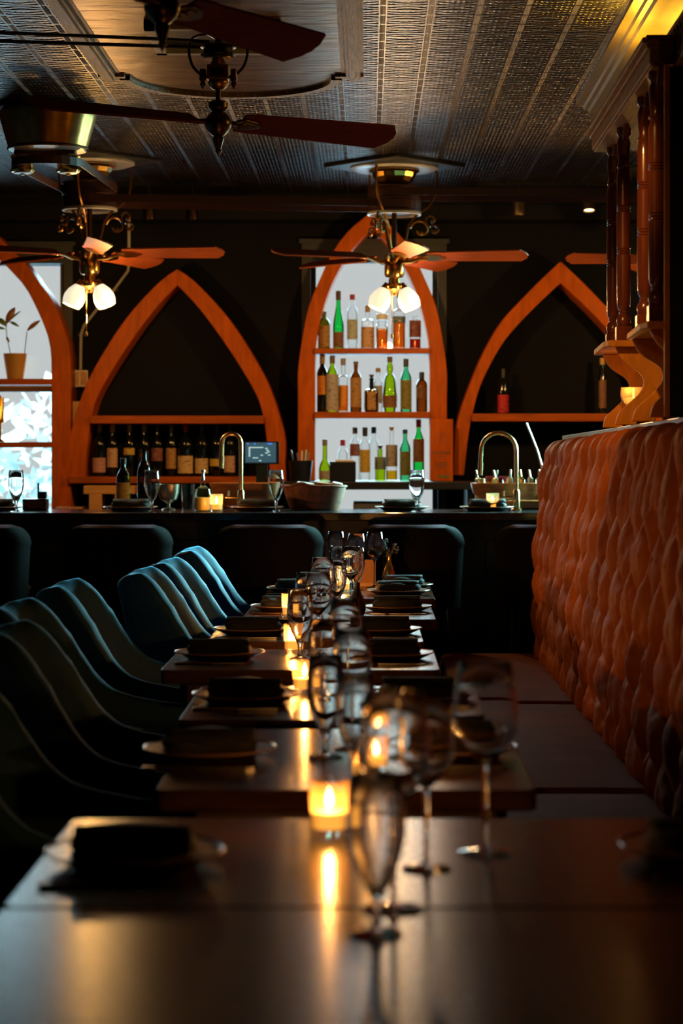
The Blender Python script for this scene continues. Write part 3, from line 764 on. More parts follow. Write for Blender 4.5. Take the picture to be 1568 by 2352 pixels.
def setting(ti, x, y, side, extra=''):
    w_ = ('left' if side < 0 else 'right')+' side of the '+TABN[ti]+' table'+extra
    put('p', PL, (x, y, TZ), 0, 'dark stoneware plate on the '+w_, 'dark plates on the dining tables')
    put('n', NP, (x, y, TZ+.0045), 0.05*((ti*7) % 5-2)+(PI if side > 0 else 0), 'black folded napkin on the plate at the '+w_, 'black folded napkins on the plates')
    s = -side
    put('k', KN, (x-.01, y-.155*s, TZ), 0.06 if s > 0 else PI+.05, 'table knife by the plate at the '+w_, 'table knives at the place settings')
    put('f', FK, (x+.0, y+.155*s, TZ), -0.08 if s > 0 else PI-.08, 'table fork by the plate at the '+w_, 'table forks at the place settings')
setting(1, -.335, 3.02, -1); setting(2, -.25-.055, 4.06, -1); setting(3, -.275-.01, 4.95, -1); setting(4, -.42, 5.97, -1)
setting(5, -.365, 6.75, -1); setting(6, -.30, 7.72, -1); setting(7, -.29, 8.72, -1)
setting(7, .155, 8.95, 1, ', far seat'); setting(7, .130, 8.57, 1, ', near seat')
setting(6, .112, 7.70, 1); setting(5, .05, 6.76, 1); setting(4, .062, 5.95, 1); setting(3, .12, 4.95, 1); setting(2, .165, 4.08, 1); setting(1, .50, 3.06, 1)

# ------------------------------------------------------------------ stemware
def glass_profile(kind):
    if kind == 'wine':   # angular bowl on a long stem
        return [(.0, .0), (.036, .0), (.036, .0015), (.010, .006), (.0042, .012), (.0038, .10), (.006, .114), (.030, .142), (.041, .163), (.0395, .19), (.033, .238), (.0322, .239),
                (.0318, .238), (.0382, .19), (.0396, .163), (.029, .1445), (.005, .1185), (0, .1175)]
    if kind == 'big':
        return [(.0, .0), (.040, .0), (.040, .0015), (.010, .006), (.0045, .012), (.004, .12), (.008, .135), (.030, .155), (.047, .182), (.050, .205), (.046, .24), (.038, .282), (.0372, .283),
                (.0368, .282), (.0447, .24), (.0486, .205), (.0456, .183), (.0285, .157), (.007, .139), (0, .138)]
    # footed water goblet
    return [(.0, .0), (.033, .0), (.033, .002), (.012, .007), (.0062, .013), (.0055, .028), (.0075, .042), (.012, .052), (.022, .072), (.032, .098), (.0372, .125), (.0365, .155), (.0325, .196), (.0318, .1972),
            (.0311, .196), (.0347, .155), (.0352, .125), (.0302, .099), (.020, .074), (.010, .056), (0, .052)]
GP = {}
def stem(kind, loc, label, group):
    nm = {'wine': 'wine_glass', 'big': 'wine_glass', 'goblet': 'water_goblet'}[kind]
    if kind not in GP:
        prof = glass_profile(kind)
        o = MB().lathe(prof, seg=36).build(nm, 'crystal'); o['category'] = 'glass'; GP[kind] = o; o.location = loc; o['label'] = label; o['group'] = group; return o
    return dup(GP[kind], loc, label=label, group=group)
gw, gg = 'wine glasses on the dining tables', 'water goblets on the dining tables'
stem('wine', (.034, 9.03, TZ), 'wine glass standing apart just left of the brass bud vase', gw)
stem('wine', (-.135, 9.08, TZ), 'wine glass farthest left of the cluster on the farthest table', gw)
stem('wine', (-.045, 8.84, TZ), 'wine glass in the middle of the cluster on the farthest table', gw)
stem('goblet', (-.115, 8.62, TZ), 'water goblet on the left half of the farthest table', gg)
stem('goblet', (-.045, 8.48, TZ), 'water goblet at the near edge of the farthest table', gg)
pairs = {6: (-.084, 7.66), 5: (-.171, 6.86), 4: (-.166, 6.02), 3: (-.077, 4.98), 2: (-.055, 4.12)}
for ti, (x, y) in pairs.items():
    stem('wine', (x+.025, y+.05, TZ), 'wine glass on the %s table' % TABN[ti], gw)
    stem('goblet', (x-.025, y-.06, TZ), 'water goblet on the %s table' % TABN[ti], gg)
stem('wine', (.085, 2.98, TZ), 'blurred wine glass just behind the nearest goblet', gw)
stem('goblet', (.012, 2.58, TZ), 'large blurred water goblet nearest the camera', gg)
stem('big', (.176, 3.10, TZ), 'blurred large-bowled wine glass right of the nearest goblet', gw)
stem('big', (.035, 2.72, TZ), 'large blurred wine glass crowding the nearest goblet', gw)
stem('goblet', (-.02, 3.62+.12, TZ), 'water goblet at the near edge of the third closest table', gg)
bg_ = 'water goblets on the bar'
for px, lab in ((37, 'water goblet on the bar before the left window'), (349, 'water goblet on the bar under the wine bottles'),
                (634, 'water goblet on the bar left of the wicker basket'), (957, 'water goblet on the bar before the liquor shelves')):
    stem('goblet', ((px-VX)*9.86/F, 9.86, 1.0505), lab, bg_)

# ------------------------------------------------------------------ candles in glass
def candle_proto():
    o = thing('votive_candle', '', 'candle')
    MB().lathe([(0, 0), (.027, 0), (.029, .003), (.031, .085), (.0298, .085), (.0278, .012), (0, .010)], seg=32).build('holder', 'votive_glass', o)
    wx = MB().lathe([(0, .0125), (.0262, .0125), (.0268, .036), (.026, .038), (.012, .0365), (0, .0365)], seg=24).build('wax', 'wax', o)
    MB().tube([(0, 0, .036), (.001, 0, .044)], .0012).build('wick', 'metal_black', wx)
    MB().lathe([(0, .041), (.004, .045), (.0062, .052), (.0050, .061), (.002, .070), (0, .075)], seg=12).build('flame', 'flame', o)
    return o
VC = candle_proto(); vused = [0]
def candle(loc, label, group, power=1.0, lit=True):
    if not vused[0]: vused[0] = 1; o = VC; o.location = loc; o['label'] = label; o['group'] = group
    else: o = dup(VC, loc, label=label, group=group)
    light('candle_light', 'POINT', (loc[0], loc[1], loc[2]+.050), power*3.0, (1.0, .42, .09), .006)
    return o
cg = 'lit votive candles on the dining tables'
for x, y, lab, p in [(-.058, 3.24, 'lit votive candle on the closest tables, reflected in the wood', .55), (.005, 3.74, 'lit votive candle shining through the nearest glasses', .7),
                     (-.152, 5.12, 'lit votive candle on the fourth closest table', .6), (-.213, 6.13, 'lit votive candle on the fifth closest table', 1.3),
                     (-.272, 7.42, 'lit votive candle on the seventh closest table', 1.6), (-.10, 8.72, 'lit votive candle behind glasses on the farthest table', 1.3)]:
    candle((x, y, TZ), lab, cg, p)
candle(((497-VX)*9.85/F, 9.85, 1.0505), 'lit votive candle on the bar beside the yellow juice bottle', 'lit votive candles on the bar', .5)
candle(((1131-VX)*10.0/F, 10.0, 1.0505), 'lit votive candle on the bar by the right tap', 'lit votive candles on the bar', .5)

# ------------------------------------------------------------------ vases and menu holder on the far tables
bv = thing('bud_vase', 'small brass bud vase holding dried flowers on the farthest table', 'vase', (.098, 9.10, TZ))
MB().lathe([(0, 0), (.022, 0), (.030, .012), (.0335, .03), (.030, .055), (.018, .085), (.0105, .105), (.0105, .125), (.0135, .135), (.012, .135), (.0085, .122), (0, .118)], seg=28).build('vase', 'brass', bv)
fm = MB(); fl = random.Random(5)
for i in range(9):
    a, tl = fl.uniform(0, 6.28), fl.uniform(.005, .035); z1 = fl.uniform(.165, .215)
    e = (tl*math.cos(a), tl*math.sin(a), z1); fm.tube([(0, 0, .12), (e[0]*.4, e[1]*.4, .15), e], .0009, 5)
    for k in range(7):
        q = (e[0]+fl.uniform(-.008, .008), e[1]+fl.uniform(-.008, .008), e[2]-k*.006); fm.ball(q, fl.uniform(.002, .0042), seg=6)
fm.build('dried_flowers', 'dried_flower', bv)
vb = thing('bud_vase', 'black bottle-shaped bud vase with a twig on the seventh closest table', 'vase', (-.035, 7.48, TZ))
MB().lathe([(0, 0), (.024, 0), (.032, .02), (.030, .05), (.016, .08), (.010, .10), (.011, .12), (.009, .12), (0, .11)], seg=24).build('vase', 'plastic_black', vb)
MB().tube([(0, 0, .10), (.006, 0, .16), (-.004, .004, .20), (.008, 0, .23)], .0016, 5).tube([(.004, 0, .17), (.018, 0, .20)], .0012, 5).ball((.018, 0, .2), .004, seg=6).ball((.008, 0, .23), .005, seg=6).build('twig', 'dried_flower', vb)
mc_ = thing('menu_holder', 'small kraft card standing in a wooden block on the farthest table', 'menu card', (-.012, 9.10, TZ))
MB().box(-.045, .045, -.012, .012, 0, .015).build('block', 'wood_pine', mc_, smooth=False)
MB().box(-.042, .042, -.0015, .0015, .012, .115).build('card', 'paper_kraft', mc_, smooth=False)

# ================================================================== ceiling fans
def spiral(cx, cz, r0, r1, a0, a1, n=22): return [(cx+(r0+(r1-r0)*i/n)*math.cos(a0+(a1-a0)*i/n), cz+(r0+(r1-r0)*i/n)*math.sin(a0+(a1-a0)*i/n)) for i in range(n+1)]
def blade_mesh(L0, L1, w0, w1, notch=True):
    pts = [(L0, -w0/2), (L0+.05, -w0/2-.008)]
    pts += [(L0+(L1-.05-L0)*k/6, -(w0+(w1-w0)*(k/6)**.8)/2) for k in range(1, 7)]
    pts += [(L1-.035, -w1/2), (L1-.02, -w1*.36), (L1-.004, -w1*.22), (L1, -w1*.06), (L1+.004, 0), (L1, w1*.06), (L1-.004, w1*.22), (L1-.02, w1*.36), (L1-.035, w1/2)]
    pts += [(L0+(L1-.05-L0)*k/6, (w0+(w1-w0)*(k/6)**.8)/2) for k in range(6, 0, -1)]+[(L0+.05, w0/2+.008), (L0, w0/2)]
    return MB().prism(pts, -.0035, .0035, axis='z')
def xf(mb, M):
    mb.v = [tuple(M @ Vector(v)) for v in mb.v]; return mb
def lit_fan(label, group, x, y, phase, arms, pitch=-20):
    """belt-driven fan with scrolled hanger arms and a four-shade light kit; z measured from the ceiling down"""
    t = thing('ceiling_fan', label, 'ceiling fan', (x, y, ZC), group=group)
    MB().prism([(-.36, 0), (0, -.40), (.36, 0), (0, .40)], -.018, 0, axis='z').build('ceiling_plate', 'trim_grey', t, smooth=False, bevel=.003)
    MB().lathe([(0, -.018), (.225, -.018), (.225, -.028), (.20, -.036), (.14, -.03), (0, -.03)], seg=40).build('ceiling_rose', 'plate_white', t)
    cn = MB().lathe([(0, -.03), (.125, -.03), (.13, -.038), (.115, -.048), (.105, -.07), (.085, -.098), (.06, -.112), (0, -.114)], seg=12); cn.build('canopy', 'brass', t, smooth=False, bevel=.002)
    dr = MB().lathe([(0, -.114), (.128, -.118), (.136, -.122), (.136, -.128), (.130, -.131), (.130, -.175), (.136, -.179), (.136, -.184), (.130, -.187), (.130, -.236), (.137, -.24), (.137, -.25), (.128, -.252), (0, -.25)], seg=40).build('drum', 'belt_leather', t)
    MB().lathe([(.124, -.250), (.138, -.250), (.138, -.262), (.126, -.264), (.124, -.25)], seg=40).build('rim', 'plate_white', dr)
    MB().lathe([(.013, -.25), (.013, -.56), (.02, -.56), (.02, -.585), (0, -.585)], seg=14).build('downrod', 'metal_dark', t)
    for a in arms:
        ca, sa = math.cos(a), math.sin(a); m = MB()
        def T3(P): return [(p[0]*ca, p[0]*sa, p[1]) for p in P]
        main = [(.19, -.03), (.215, -.035), (.215, -.10), (.205, -.16), (.175, -.215), (.11, -.265), (.075, -.315), (.062, -.37), (.045, -.42), (.02, -.46), (.018, -.52)]
        m.tube(T3([(p.x, p.y) for p in smoothpath([Vector((q[0], q[1], 0)) for q in main], 5)]), .0065, 7)
        m.tube(T3(spiral(.135, -.335, .052, .018, PI*.95, -PI*.9)), .0062, 7)
        m.tube(T3(spiral(.19, -.285, .030, .010, PI*1.3, -PI*.5)), .0055, 7)
        m.tube(T3(spiral(.205, -.335, .026, .010, PI*.8, -PI*1.1)), .0055, 7)
        m.tube(T3(spiral(.065, -.475, .034, .012, PI*.75, PI*2.4)), .0055, 7)
        for q in ((.142, -.352), (.196, -.292), (.21, -.345), (.072, -.482)): m.ball((q[0]*ca, q[0]*sa, q[1]), .011, seg=8)
        m.build('scroll_arm', 'brass_antique', t)
    zb = -.475
    for k in range(5):
        a = phase+2*PI*k/5; M = Matrix.Rotation(a, 4, 'Z') @ Matrix.Translation((0, 0, zb)) @ Matrix.Rotation(math.radians(pitch), 4, 'X')
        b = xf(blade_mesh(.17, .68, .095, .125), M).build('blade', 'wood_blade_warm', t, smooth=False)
        ir = MB(); ir.tube([(.03, 0, -.03), (.09, 0, -.028), (.13, 0, -.012), (.18, 0, -.006)], [.011, .009, .009, .007], 8)
        ir.prism([(.14, -.012), (.18, -.036), (.23, -.030), (.27, 0), (.23, .030), (.18, .036), (.14, .012)], -.009, -.0036, axis='z')
        xf(ir, M).build('blade_iron', 'brass', b)
    MB().lathe([(0, -.485), (.03, -.485), (.045, -.50), (.05, -.52), (.05, -.565), (.042, -.58), (.028, -.585), (.030, -.61), (.05, -.625), (.048, -.64), (.02, -.655), (.014, -.672), (0, -.675)], seg=28).build('motor_hub', 'brass', t)
    for k in range(2):
        a = math.radians((-14, 196)[k])
        M = Matrix.Rotation(a, 4, 'Z') @ Matrix.Translation((.045, 0, -.628)) @ Matrix.Rotation(math.radians(-24), 4, 'Y')
        sh = xf(MB().lathe([(.018, -.005), (.030, -.018), (.046, -.045), (.054, -.075), (.052, -.10), (.044, -.122), (.042, -.122), (.049, -.10), (.051, -.075), (.043, -.046), (.026, -.019), (.015, -.008), (.0, -.006)], seg=24), M).build('lamp_shade', 'lamp_shade', t)
        xf(MB().lathe([(0, .02), (.014, .02), (.018, .006), (.024, -.012), (.0, -.014)], seg=16), M).build('socket', 'brass', sh)
    MB().tube([(-.012, -.03, -.66), (-.012, -.03, -.865)], .0022, 6).lathe([(0, -.893), (.006, -.888), (.0075, -.878), (.004, -.866), (0, -.865)], (-.012, -.03, 0), 10).build('pull_chain', 'brass', t)
    light('fan_light', 'POINT', (x, y-.01, ZC-.80), 22, AMBER, .03)
    light('fan_uplight', 'POINT', (x+.17, y-.17, ZC-.69), 3, WARM, .02)
    return t
g5 = 'belt-driven fans with light kits over the bar'
lit_fan('belt-driven ceiling fan with two glowing shades over the left bar', g5, -1.385, 10.45, math.radians(66), [math.radians(a) for a in (262, 22, 142)])
lit_fan('belt-driven ceiling fan with two shades before the liquor window', g5, .14, 10.65, math.radians(63), [math.radians(a) for a in (5, 125, 245)])
lit_fan('ceiling fan at the right edge, only blade tips showing', g5, 1.70, 10.75, math.radians(40), [math.radians(a) for a in (90, 210, 330)], 20)

def belt(label, c0, r0, c1, r1, z, h=.04, th=.004, z1=None):
    """closed flat belt round two pulleys"""
    z1 = z if z1 is None else z1
    d = Vector((c1[0]-c0[0], c1[1]-c0[1])); a = math.atan2(d.y, d.x); pts = []
    for k in range(13): q = a+PI/2+PI*k/12; pts.append((c0[0]+r0*math.cos(q), c0[1]+r0*math.sin(q), z))
    for k in range(13): q = a-PI/2+PI*k/12; pts.append((c1[0]+r1*math.cos(q), c1[1]+r1*math.sin(q), z1))
    n = len(pts); cx = sum(p[0] for p in pts)/n; cy_ = sum(p[1] for p in pts)/n
    m = MB(); vs = []; fs = []
    for i, p in enumerate(pts):
        p0 = Vector(pts[i-1]); p2 = Vector(pts[(i+1) % n]); t_ = (p2-p0); nn = Vector((t_.y, -t_.x)).normalized()*th
        vs += [(p[0]-cx, p[1]-cy_, p[2]-h/2), (p[0]+nn.x-cx, p[1]+nn.y-cy_, p[2]-h/2), (p[0]+nn.x-cx, p[1]+nn.y-cy_, p[2]+h/2), (p[0]-cx, p[1]-cy_, p[2]+h/2)]
    for i in range(n):
        j = (i+1) % n
        for q in range(4): fs.append((4*i+q, 4*j+q, 4*j+(q+1) % 4, 4*i+(q+1) % 4))
    m.add(vs, fs); return tag(m.build('drive_belt', 'belt_leather', loc=(cx, cy_, 0), smooth=False), label, 'belt', 'flat leather belts driving the ceiling fans')
belt('brown leather belt running between the two lit fans', (-1.385, 10.45), .132, (.14, 10.65), .132, ZC-.212)
belt('brown leather belt running right from the fan before the liquor window', (.14, 10.65), .132, (1.70, 10.75), .132, ZC-.153)

# fans nearer the camera: two plain blades and a turned finial
def plain_fan(label, x, y, ang):
    t = thing('ceiling_fan', label, 'ceiling fan', (x, y, ZC), group='dark two-blade ceiling fans near the camera')
    MB().lathe([(0, -.03), (.07, -.03), (.075, -.04), (.05, -.06), (.02, -.075), (.012, -.08), (.012, -.12), (0, -.12)], seg=28).build('canopy', 'metal_dark', t)
    dr = MB().lathe([(0, -.10), (.055, -.102), (.06, -.108), (.05, -.113), (.05, -.127), (.06, -.132), (.055, -.14), (0, -.142)], seg=32).build('pulley', 'metal_black', t)
    MB().lathe([(.03, -.142), (.05, -.142), (.05, -.147), (.03, -.147)], seg=32).build('rim', 'steel_warm', dr)
    for s in (-1, 1):
        m = MB(); m.tube([(p.x*s, 0, p.y) for p in smoothpath([Vector(q) for q in [(.03, -.06, 0), (.085, -.075, 0), (.098, -.12, 0), (.085, -.17, 0), (.055, -.20, 0), (.035, -.205, 0)]], 5)], .005, 7)
        m.lathe([(0, -.178), (.011, -.18), (.012, -.215), (.007, -.222), (.010, -.232), (.003, -.245), (0, -.248)], (s*.052, 0, 0), 12)
        m.build('hanger_arm', 'metal_dark', t)
    m = MB().box(-.036, .036, -.034, .034, -.218, -.168).lathe([(.02, -.142), (.024, -.155), (.03, -.168)], seg=16).lathe([(.034, -.218), (.036, -.228), (.028, -.24), (.016, -.25), (0, -.25)], seg=20)
    g = m.build('gear_housing', 'brass_antique', t, smooth=False, bevel=.004)
    MB().box(-.022, .022, -.0375, -.034, -.206, -.18).build('name_plate', 'metal_black', g, smooth=False, bevel=.002)
    MB().lathe([(.0095, -.24), (.0095, -.285), (.026, -.287), (.033, -.292), (.033, -.31), (.026, -.318), (.022, -.322), (.036, -.335), (.045, -.355), (.045, -.368), (.036, -.388), (.020, -.402),
                (.016, -.405), (.020, -.412), (.013, -.435), (.008, -.45), (.013, -.455), (.006, -.462), (0, -.476)], seg=28).build('hub', 'metal_dark', t)
    for k in range(2):
        a = ang+PI*k; M = Matrix.Rotation(a, 4, 'Z') @ Matrix.Translation((0, 0, -.352)) @ Matrix.Rotation(math.radians(-23), 4, 'X')
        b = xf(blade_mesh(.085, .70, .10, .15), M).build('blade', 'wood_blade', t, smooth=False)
        ir = MB().tube([(.04, 0, -.004), (.07, 0, -.008), (.10, 0, -.008)], .009, 8)
        ir.prism([(.06, -.02), (.09, -.034), (.14, -.024), (.165, 0), (.14, .024), (.09, .034), (.06, .02)], -.011, -.0036, axis='z')
        ir.prism([(.085, -.022), (.13, -.015), (.148, 0), (.13, .015), (.085, .022)], -.014, -.011, axis='z')
        xf(ir, M).build('blade_iron', 'metal_dark', b, smooth=False, bevel=.002)
    return t
plain_fan('dark two-blade ceiling fan with pointed finial nearest the camera at the top edge', -.504, 5.15, math.radians(60))
plain_fan('dark two-blade ceiling fan with pointed finial below the plaster panel', -.497, 7.0, math.radians(33))
def cord(label, pts, r=.006):  # thin round drive belt of the fans near the camera
    c = Vector(pts[0]); m = MB()
    m.tube([Vector(p)-c for p in pts], r, 6)
    return tag(m.build('thin_drive_belt', 'metal_black', loc=tuple(c)), label, 'cable', 'thin black belts driving the near ceiling fans')
zc = ZC-.12
cord('upper thin black fan belt crossing the ceiling from the left', [at(-90, 71, 6.60), at(380, 90, 6.93), at(480, 96, 6.97)])
cord('lower thin black fan belt crossing the ceiling from the left', [at(-90, 91, 6.72), at(400, 107, 7.02), at(480, 110, 7.03)])

# drive motor with two brass pulleys and its belt to the left fan
mx_, my_ = -1.353, 8.87
t = thing('fan_motor', 'brass drive motor with two pulleys hanging from the ceiling at left', 'motor', (mx_, my_, ZC))
MB().lathe([(0, 0), (.23, 0), (.23, -.02), (.20, -.03), (0, -.03)], seg=40).build('ceiling_plate', 'metal_black', t)
dm = MB(); prof = [(.205, -.03), (.203, -.05), (.168, -.172), (.172, -.178), (.172, -.184)]
rows = []
for r_, z_ in prof:
    rows.append([((r_+.006*abs(math.sin(4*a))**6*(-1))*math.cos(a), (r_+.006*abs(math.sin(4*a))**6*(-1))*math.sin(a), z_) for a in [2*PI*k/80 for k in range(80)]])
dm.grid(rows, closed=True); dm.build('housing', 'brass_antique', t)
MB().lathe([(0, -.172), (.16, -.172), (.165, -.186), (.05, -.19), (0, -.19)], seg=40).build('base_ring', 'plate_white', t)
MB().box(-.14, .12, -.03, .03, -.212, -.188).build('pulley_bracket', 'belt_leather', t, smooth=False, bevel=.004)
for dx in (-.107, .087):
    pu = MB().lathe([(0, -.205), (.045, -.205), (.052, -.212), (.047, -.22), (.047, -.262), (.052, -.27), (.047, -.278), (.015, -.282), (.008, -.29), (0, -.29)], (dx, 0, 0), 32).build('pulley', 'brass', t)
    MB().lathe([(.02, -.281), (.038, -.279), (.038, -.283), (.02, -.285)], (dx, 0, 0), 24).build('cap', 'plate_white', pu)
belt('grey-brown belt slanting from the brass motor to the left fan', (mx_+.0, my_), .147, (-1.385, 10.45), .134, ZC-.242, h=.035, z1=ZC-.153)

# track lights above the arches
tk = [(342, 488, 'dark track spotlight left above the wine arch'), (441, 488, 'dark track spotlight above the tip of the wine arch'),
      (1193, 478, 'lit track spotlight above the right arch'), (1352, 470, 'dim track spotlight beside the turned posts')]
for i, (px, py, lab) in enumerate(tk):
    x, y, z = at(px, py, 11.35); t = thing('track_spotlight', lab, 'spotlight', (x, y, ZC), group='track spotlights above the arches')
    MB().box(-.07, .07, -.02, .02, -.02, 0).build('track_adapter', 'metal_black', t, smooth=False)
    MB().tube([(0, 0, -.02), (0, 0, z-ZC+.04)], .007).build('stem', 'metal_black', t)
    M = Matrix.Translation((0, 0, z-ZC)) @ Matrix.Rotation(math.radians([10, 10, 6, -14][i]), 4, 'X')
    h = xf(MB().lathe([(0, .045), (.028, .045), (.033, .035), (.033, -.035), (.030, -.035), (.028, -.026), (0, -.026)], seg=20), M).build('head', 'metal_dark' if i < 2 else 'steel_warm', t)
    xf(MB().lathe([(0, -.028), (.027, -.0285)], seg=20), M).build('lens', 'spot_lens' if i > 1 else 'steel_warm', h)
for x0, x1, lab in ((-1.5, -.7, 'left black lighting track on the ceiling before the arches'), (.6, 1.6, 'right black lighting track on the ceiling before the arches')):
    tag(MB().box(x0, x1, 11.37, 11.40, ZC-.02, ZC-.0005).build('lighting_track', 'metal_black', smooth=False), lab, 'lighting track')
light('arch_spot', 'SPOT', at(1193, 486, 11.33), 14, WARM, .02, (1.3, 11.9, 1.3), 80, .8)

# ================================================================== bottles
def bottle(kind, x, y, z, hpx, wpx, s, glass, label=None, lz=(.2, .6), cap='black', capf=.2, text='', group=None, liquid=None, lf=.6, rz=0.0):
    """hpx/wpx are the bottle's height and width in photo pixels, s metres per pixel"""
    H, Rr = hpx*s, wpx*s/2; nk = .012 if Rr > .02 else .010
    t = thing('bottle', text, 'bottle', (x, y, z), rz, group)
    P = {'wine': [(.0, .0), (.95, .0), (1, .015), (1, .60), (.93, .67), (.6, .76), (-1, .82), (-1, .97), (-1.15, .975), (-1.15, 1)],
         'flute': [(.0, .0), (.95, .0), (1, .015), (1, .40), (.9, .50), (.62, .64), (.42, .76), (-1, .86), (-1, .97), (-1.1, .975), (-1.1, 1)],
         'round': [(.0, .0), (.92, .0), (1, .03), (1, .66), (.9, .74), (.55, .80), (-1, .84), (-1, .95), (-1.2, .96), (-1.2, 1)],
         'square': [(.0, .0), (.95, .0), (1, .02), (1, .60), (.93, .66), (-1.1, .70), (-1, .94), (-1.2, .95), (-1.2, 1)],
         'tall': [(.0, .0), (.95, .0), (1, .015), (1, .68), (.85, .73), (-1.1, .80), (-1, .96), (-1.1, .965), (-1.1, 1)],
         'jar': [(.0, .0), (.95, .0), (1, .02), (1, .66), (.8, .70), (.75, .74), (.78, .80), (.9, .82), (.9, .97), (.8, 1)],
         'pear': [(.0, .0), (.85, .0), (1, .05), (1, .28), (.8, .40), (.4, .52), (-1.1, .62), (-1, .95), (-1.15, .96), (-1.15, 1)],
         'flare': [(.0, .0), (.75, .0), (.8, .06), (1, .18), (1.02, .28), (.9, .38), (.8, .60), (.6, .66), (.35, .70), (.45, .78), (.4, .86), (-1, .90), (-1, 1)]}[kind]
    prof = [((-r*nk if r < 0 else r*Rr), zz*H) for r, zz in P]
    sq = kind in ('square',)
    seg = 4 if False else 24
    bd = MB(); bd.lathe(prof, seg=seg)
    if sq: bd.v = [((math.copysign(abs(v[0]/Rr)**.6, v[0])*Rr*.93 if abs(v[0]) > nk*1.3 or abs(v[1]) > nk*1.3 else v[0]), (math.copysign(abs(v[1]/Rr)**.6, v[1])*Rr*.93 if abs(v[0]) > nk*1.3 or abs(v[1]) > nk*1.3 else v[1]), v[2]) for v in bd.v]
    bd.build('glass', glass, t)
    rb = Rr
    if liquid:
        top = lf*H; lp = [(0, .012*H+.002)]+[(rb*.93, .014*H+.002), (rb*.93, min(top, .58*H)), (0, min(top, .58*H)+.0002)]
        MB().lathe(lp, seg=20).build('liquid', liquid, t)
    if label:
        fr = 1.02 if not sq else 1.03
        MB().lathe([(rb*fr, lz[0]*H), (rb*fr+.0004, lz[0]*H+.0005), (rb*fr+.0004, lz[1]*H-.0005), (rb*fr, lz[1]*H)], seg=20, a0=-PI/2-1.25, a1=-PI/2+1.25).build('label', 'label_'+label, t)
    if cap:
        m = MB()
        if kind == 'jar': m.lathe([(0, .84*H), (rb*.96, .84*H), (rb*.98, .86*H), (rb*.98, H), (rb*.9, 1.01*H), (0, 1.01*H)], seg=28)
        elif capf < 0: m.lathe([(0, 1.0*H), (.006, H), (.012, H+.008), (.014, H+.016), (.014, H+.022), (0, H+.023)], seg=14)
        else: m.lathe([(0, (1-capf)*H), (nk*1.22, (1-capf)*H), (nk*1.25, H*.999), (nk*1.1, H*1.004), (0, H*1.005)], seg=16)
        m.build('cap' if capf < .1 else 'capsule', 'cap_'+cap, t)
    return t
SB = 11.84; sb = SB/F
def shelf_z(py): return CH+(HY-py)*sb
GA = 'liquor bottles before the bright window'
def b_(kind, cx, top, wpx, base, glass, **k):
    k['group'] = GA; fine = 11.84+(k.pop('dy', 0))
    return bottle(kind, (cx-VX)*fine/F, fine, shelf_z(base)+.0005, (base-top), wpx, sb, glass, **k)
S1, S2, S3 = 798.6, 944.6, 1104
z1 = CH+(HY-800)*11.75/F; z2 = CH+(HY-946)*11.75/F
S1 = HY-(z1-CH)/sb; S2 = HY-(z2-CH)/sb; S3 = HY-(1.1685-CH)/sb
b_('round', 744, 716, 28, S1, 'glass_olive', label='tan', lz=(.05, .62), cap='brown', capf=.07, text='squat olive bottle with round stopper, first on the top shelf')
b_('flute', 777, 669, 25, S1, 'glass_bright_green', label='brown', lz=(.02, .29), cap='brown', capf=.16, text='tall bright green flute bottle on the top shelf')
b_('tall', 809, 677, 25, S1, 'glass_clear', label='greyblue', lz=(.17, .54), cap='red', capf=.10, text='clear bottle with silver-blue label and red cap on the top shelf')
t4 = b_('square', 844, 702, 31, S1, 'glass_clear', label='beige', lz=(.02, .50), cap='tan', capf=.16, text='clear bottle with beige label and red diamond on the top shelf')
dz = (S1-742)*0; Hh = (S1-702)*sb
MB().add([(-.014, -.0372, .27*Hh), (0, -.0372, .27*Hh-.022), (.014, -.0372, .27*Hh), (0, -.0372, .27*Hh+.022)], [(0, 1, 2, 3)]).build('diamond_mark', 'cap_red', t4, smooth=False).modifiers.new('thick', 'SOLIDIFY').thickness = .0006
b_('jar', 877, 722, 28, S1, 'glass_clear', liquid='liquid_orange', lf=.66, cap='white', text='orange liquor in a wide-capped bottle on the top shelf')
b_('square', 916, 669, 30, S1, 'glass_clear', liquid='liquid_orange', lf=.52, label='blue', lz=(.45, .56), cap='black', capf=.12, text='orange bottle with a blue and yellow band on the top shelf')
b_('square', 953, 726, 27, S1, 'glass_clear', liquid='liquid_red', lf=.3, label='darkred', lz=(.35, .86), cap=None, text='bottle with dark red picture label, last on the top shelf')
b_('tall', 740, 815, 25, S2, 'glass_black', label='orange', lz=(.30, .63), cap='tan', capf=.16, text='black bottle with orange label, first on the middle shelf')
b_('wine', 763, 818, 29, S2, 'glass_lime', label='grey', lz=(.02, .67), cap='brown', capf=.14, dy=-.035, text='lime-shouldered bottle with dark grey label on the middle shelf')
b_('square', 788, 824, 23, S2, 'glass_clear', liquid='liquid_orange', lf=.3, label='orange', lz=(.1, .5), cap='grey', capf=.13, text='clear bottle with orange label on the middle shelf')
b_('tall', 817, 831, 26, S2, 'glass_amber', label='tan', lz=(.1, .68), cap='darkred' if False else 'brown', capf=.05, text='tall amber bottle on the middle shelf')
b_('square', 853, 869, 34, S2, 'glass_black', label='tan', lz=(.06, .60), cap='brown', capf=-1, text='squat black bottle with arched tan label on the middle shelf')
b_('tall', 868, 845, 20, S2, 'glass_clear', cap='tan', capf=.1, dy=.045, label='grey', lz=(.2, .6), text='slim clear bottle behind the squat black one')
b_('flare', 895, 820, 33, S2, 'glass_lime', label='brown', lz=(.08, .3), cap='brown', capf=.10, text='flared green and amber bottle on the middle shelf')
b_('wine', 932, 825, 26, S2, 'glass_pale_green', label='olive', lz=(.05, .60), cap='black', capf=.15, text='pale green bottle with olive label on the middle shelf')
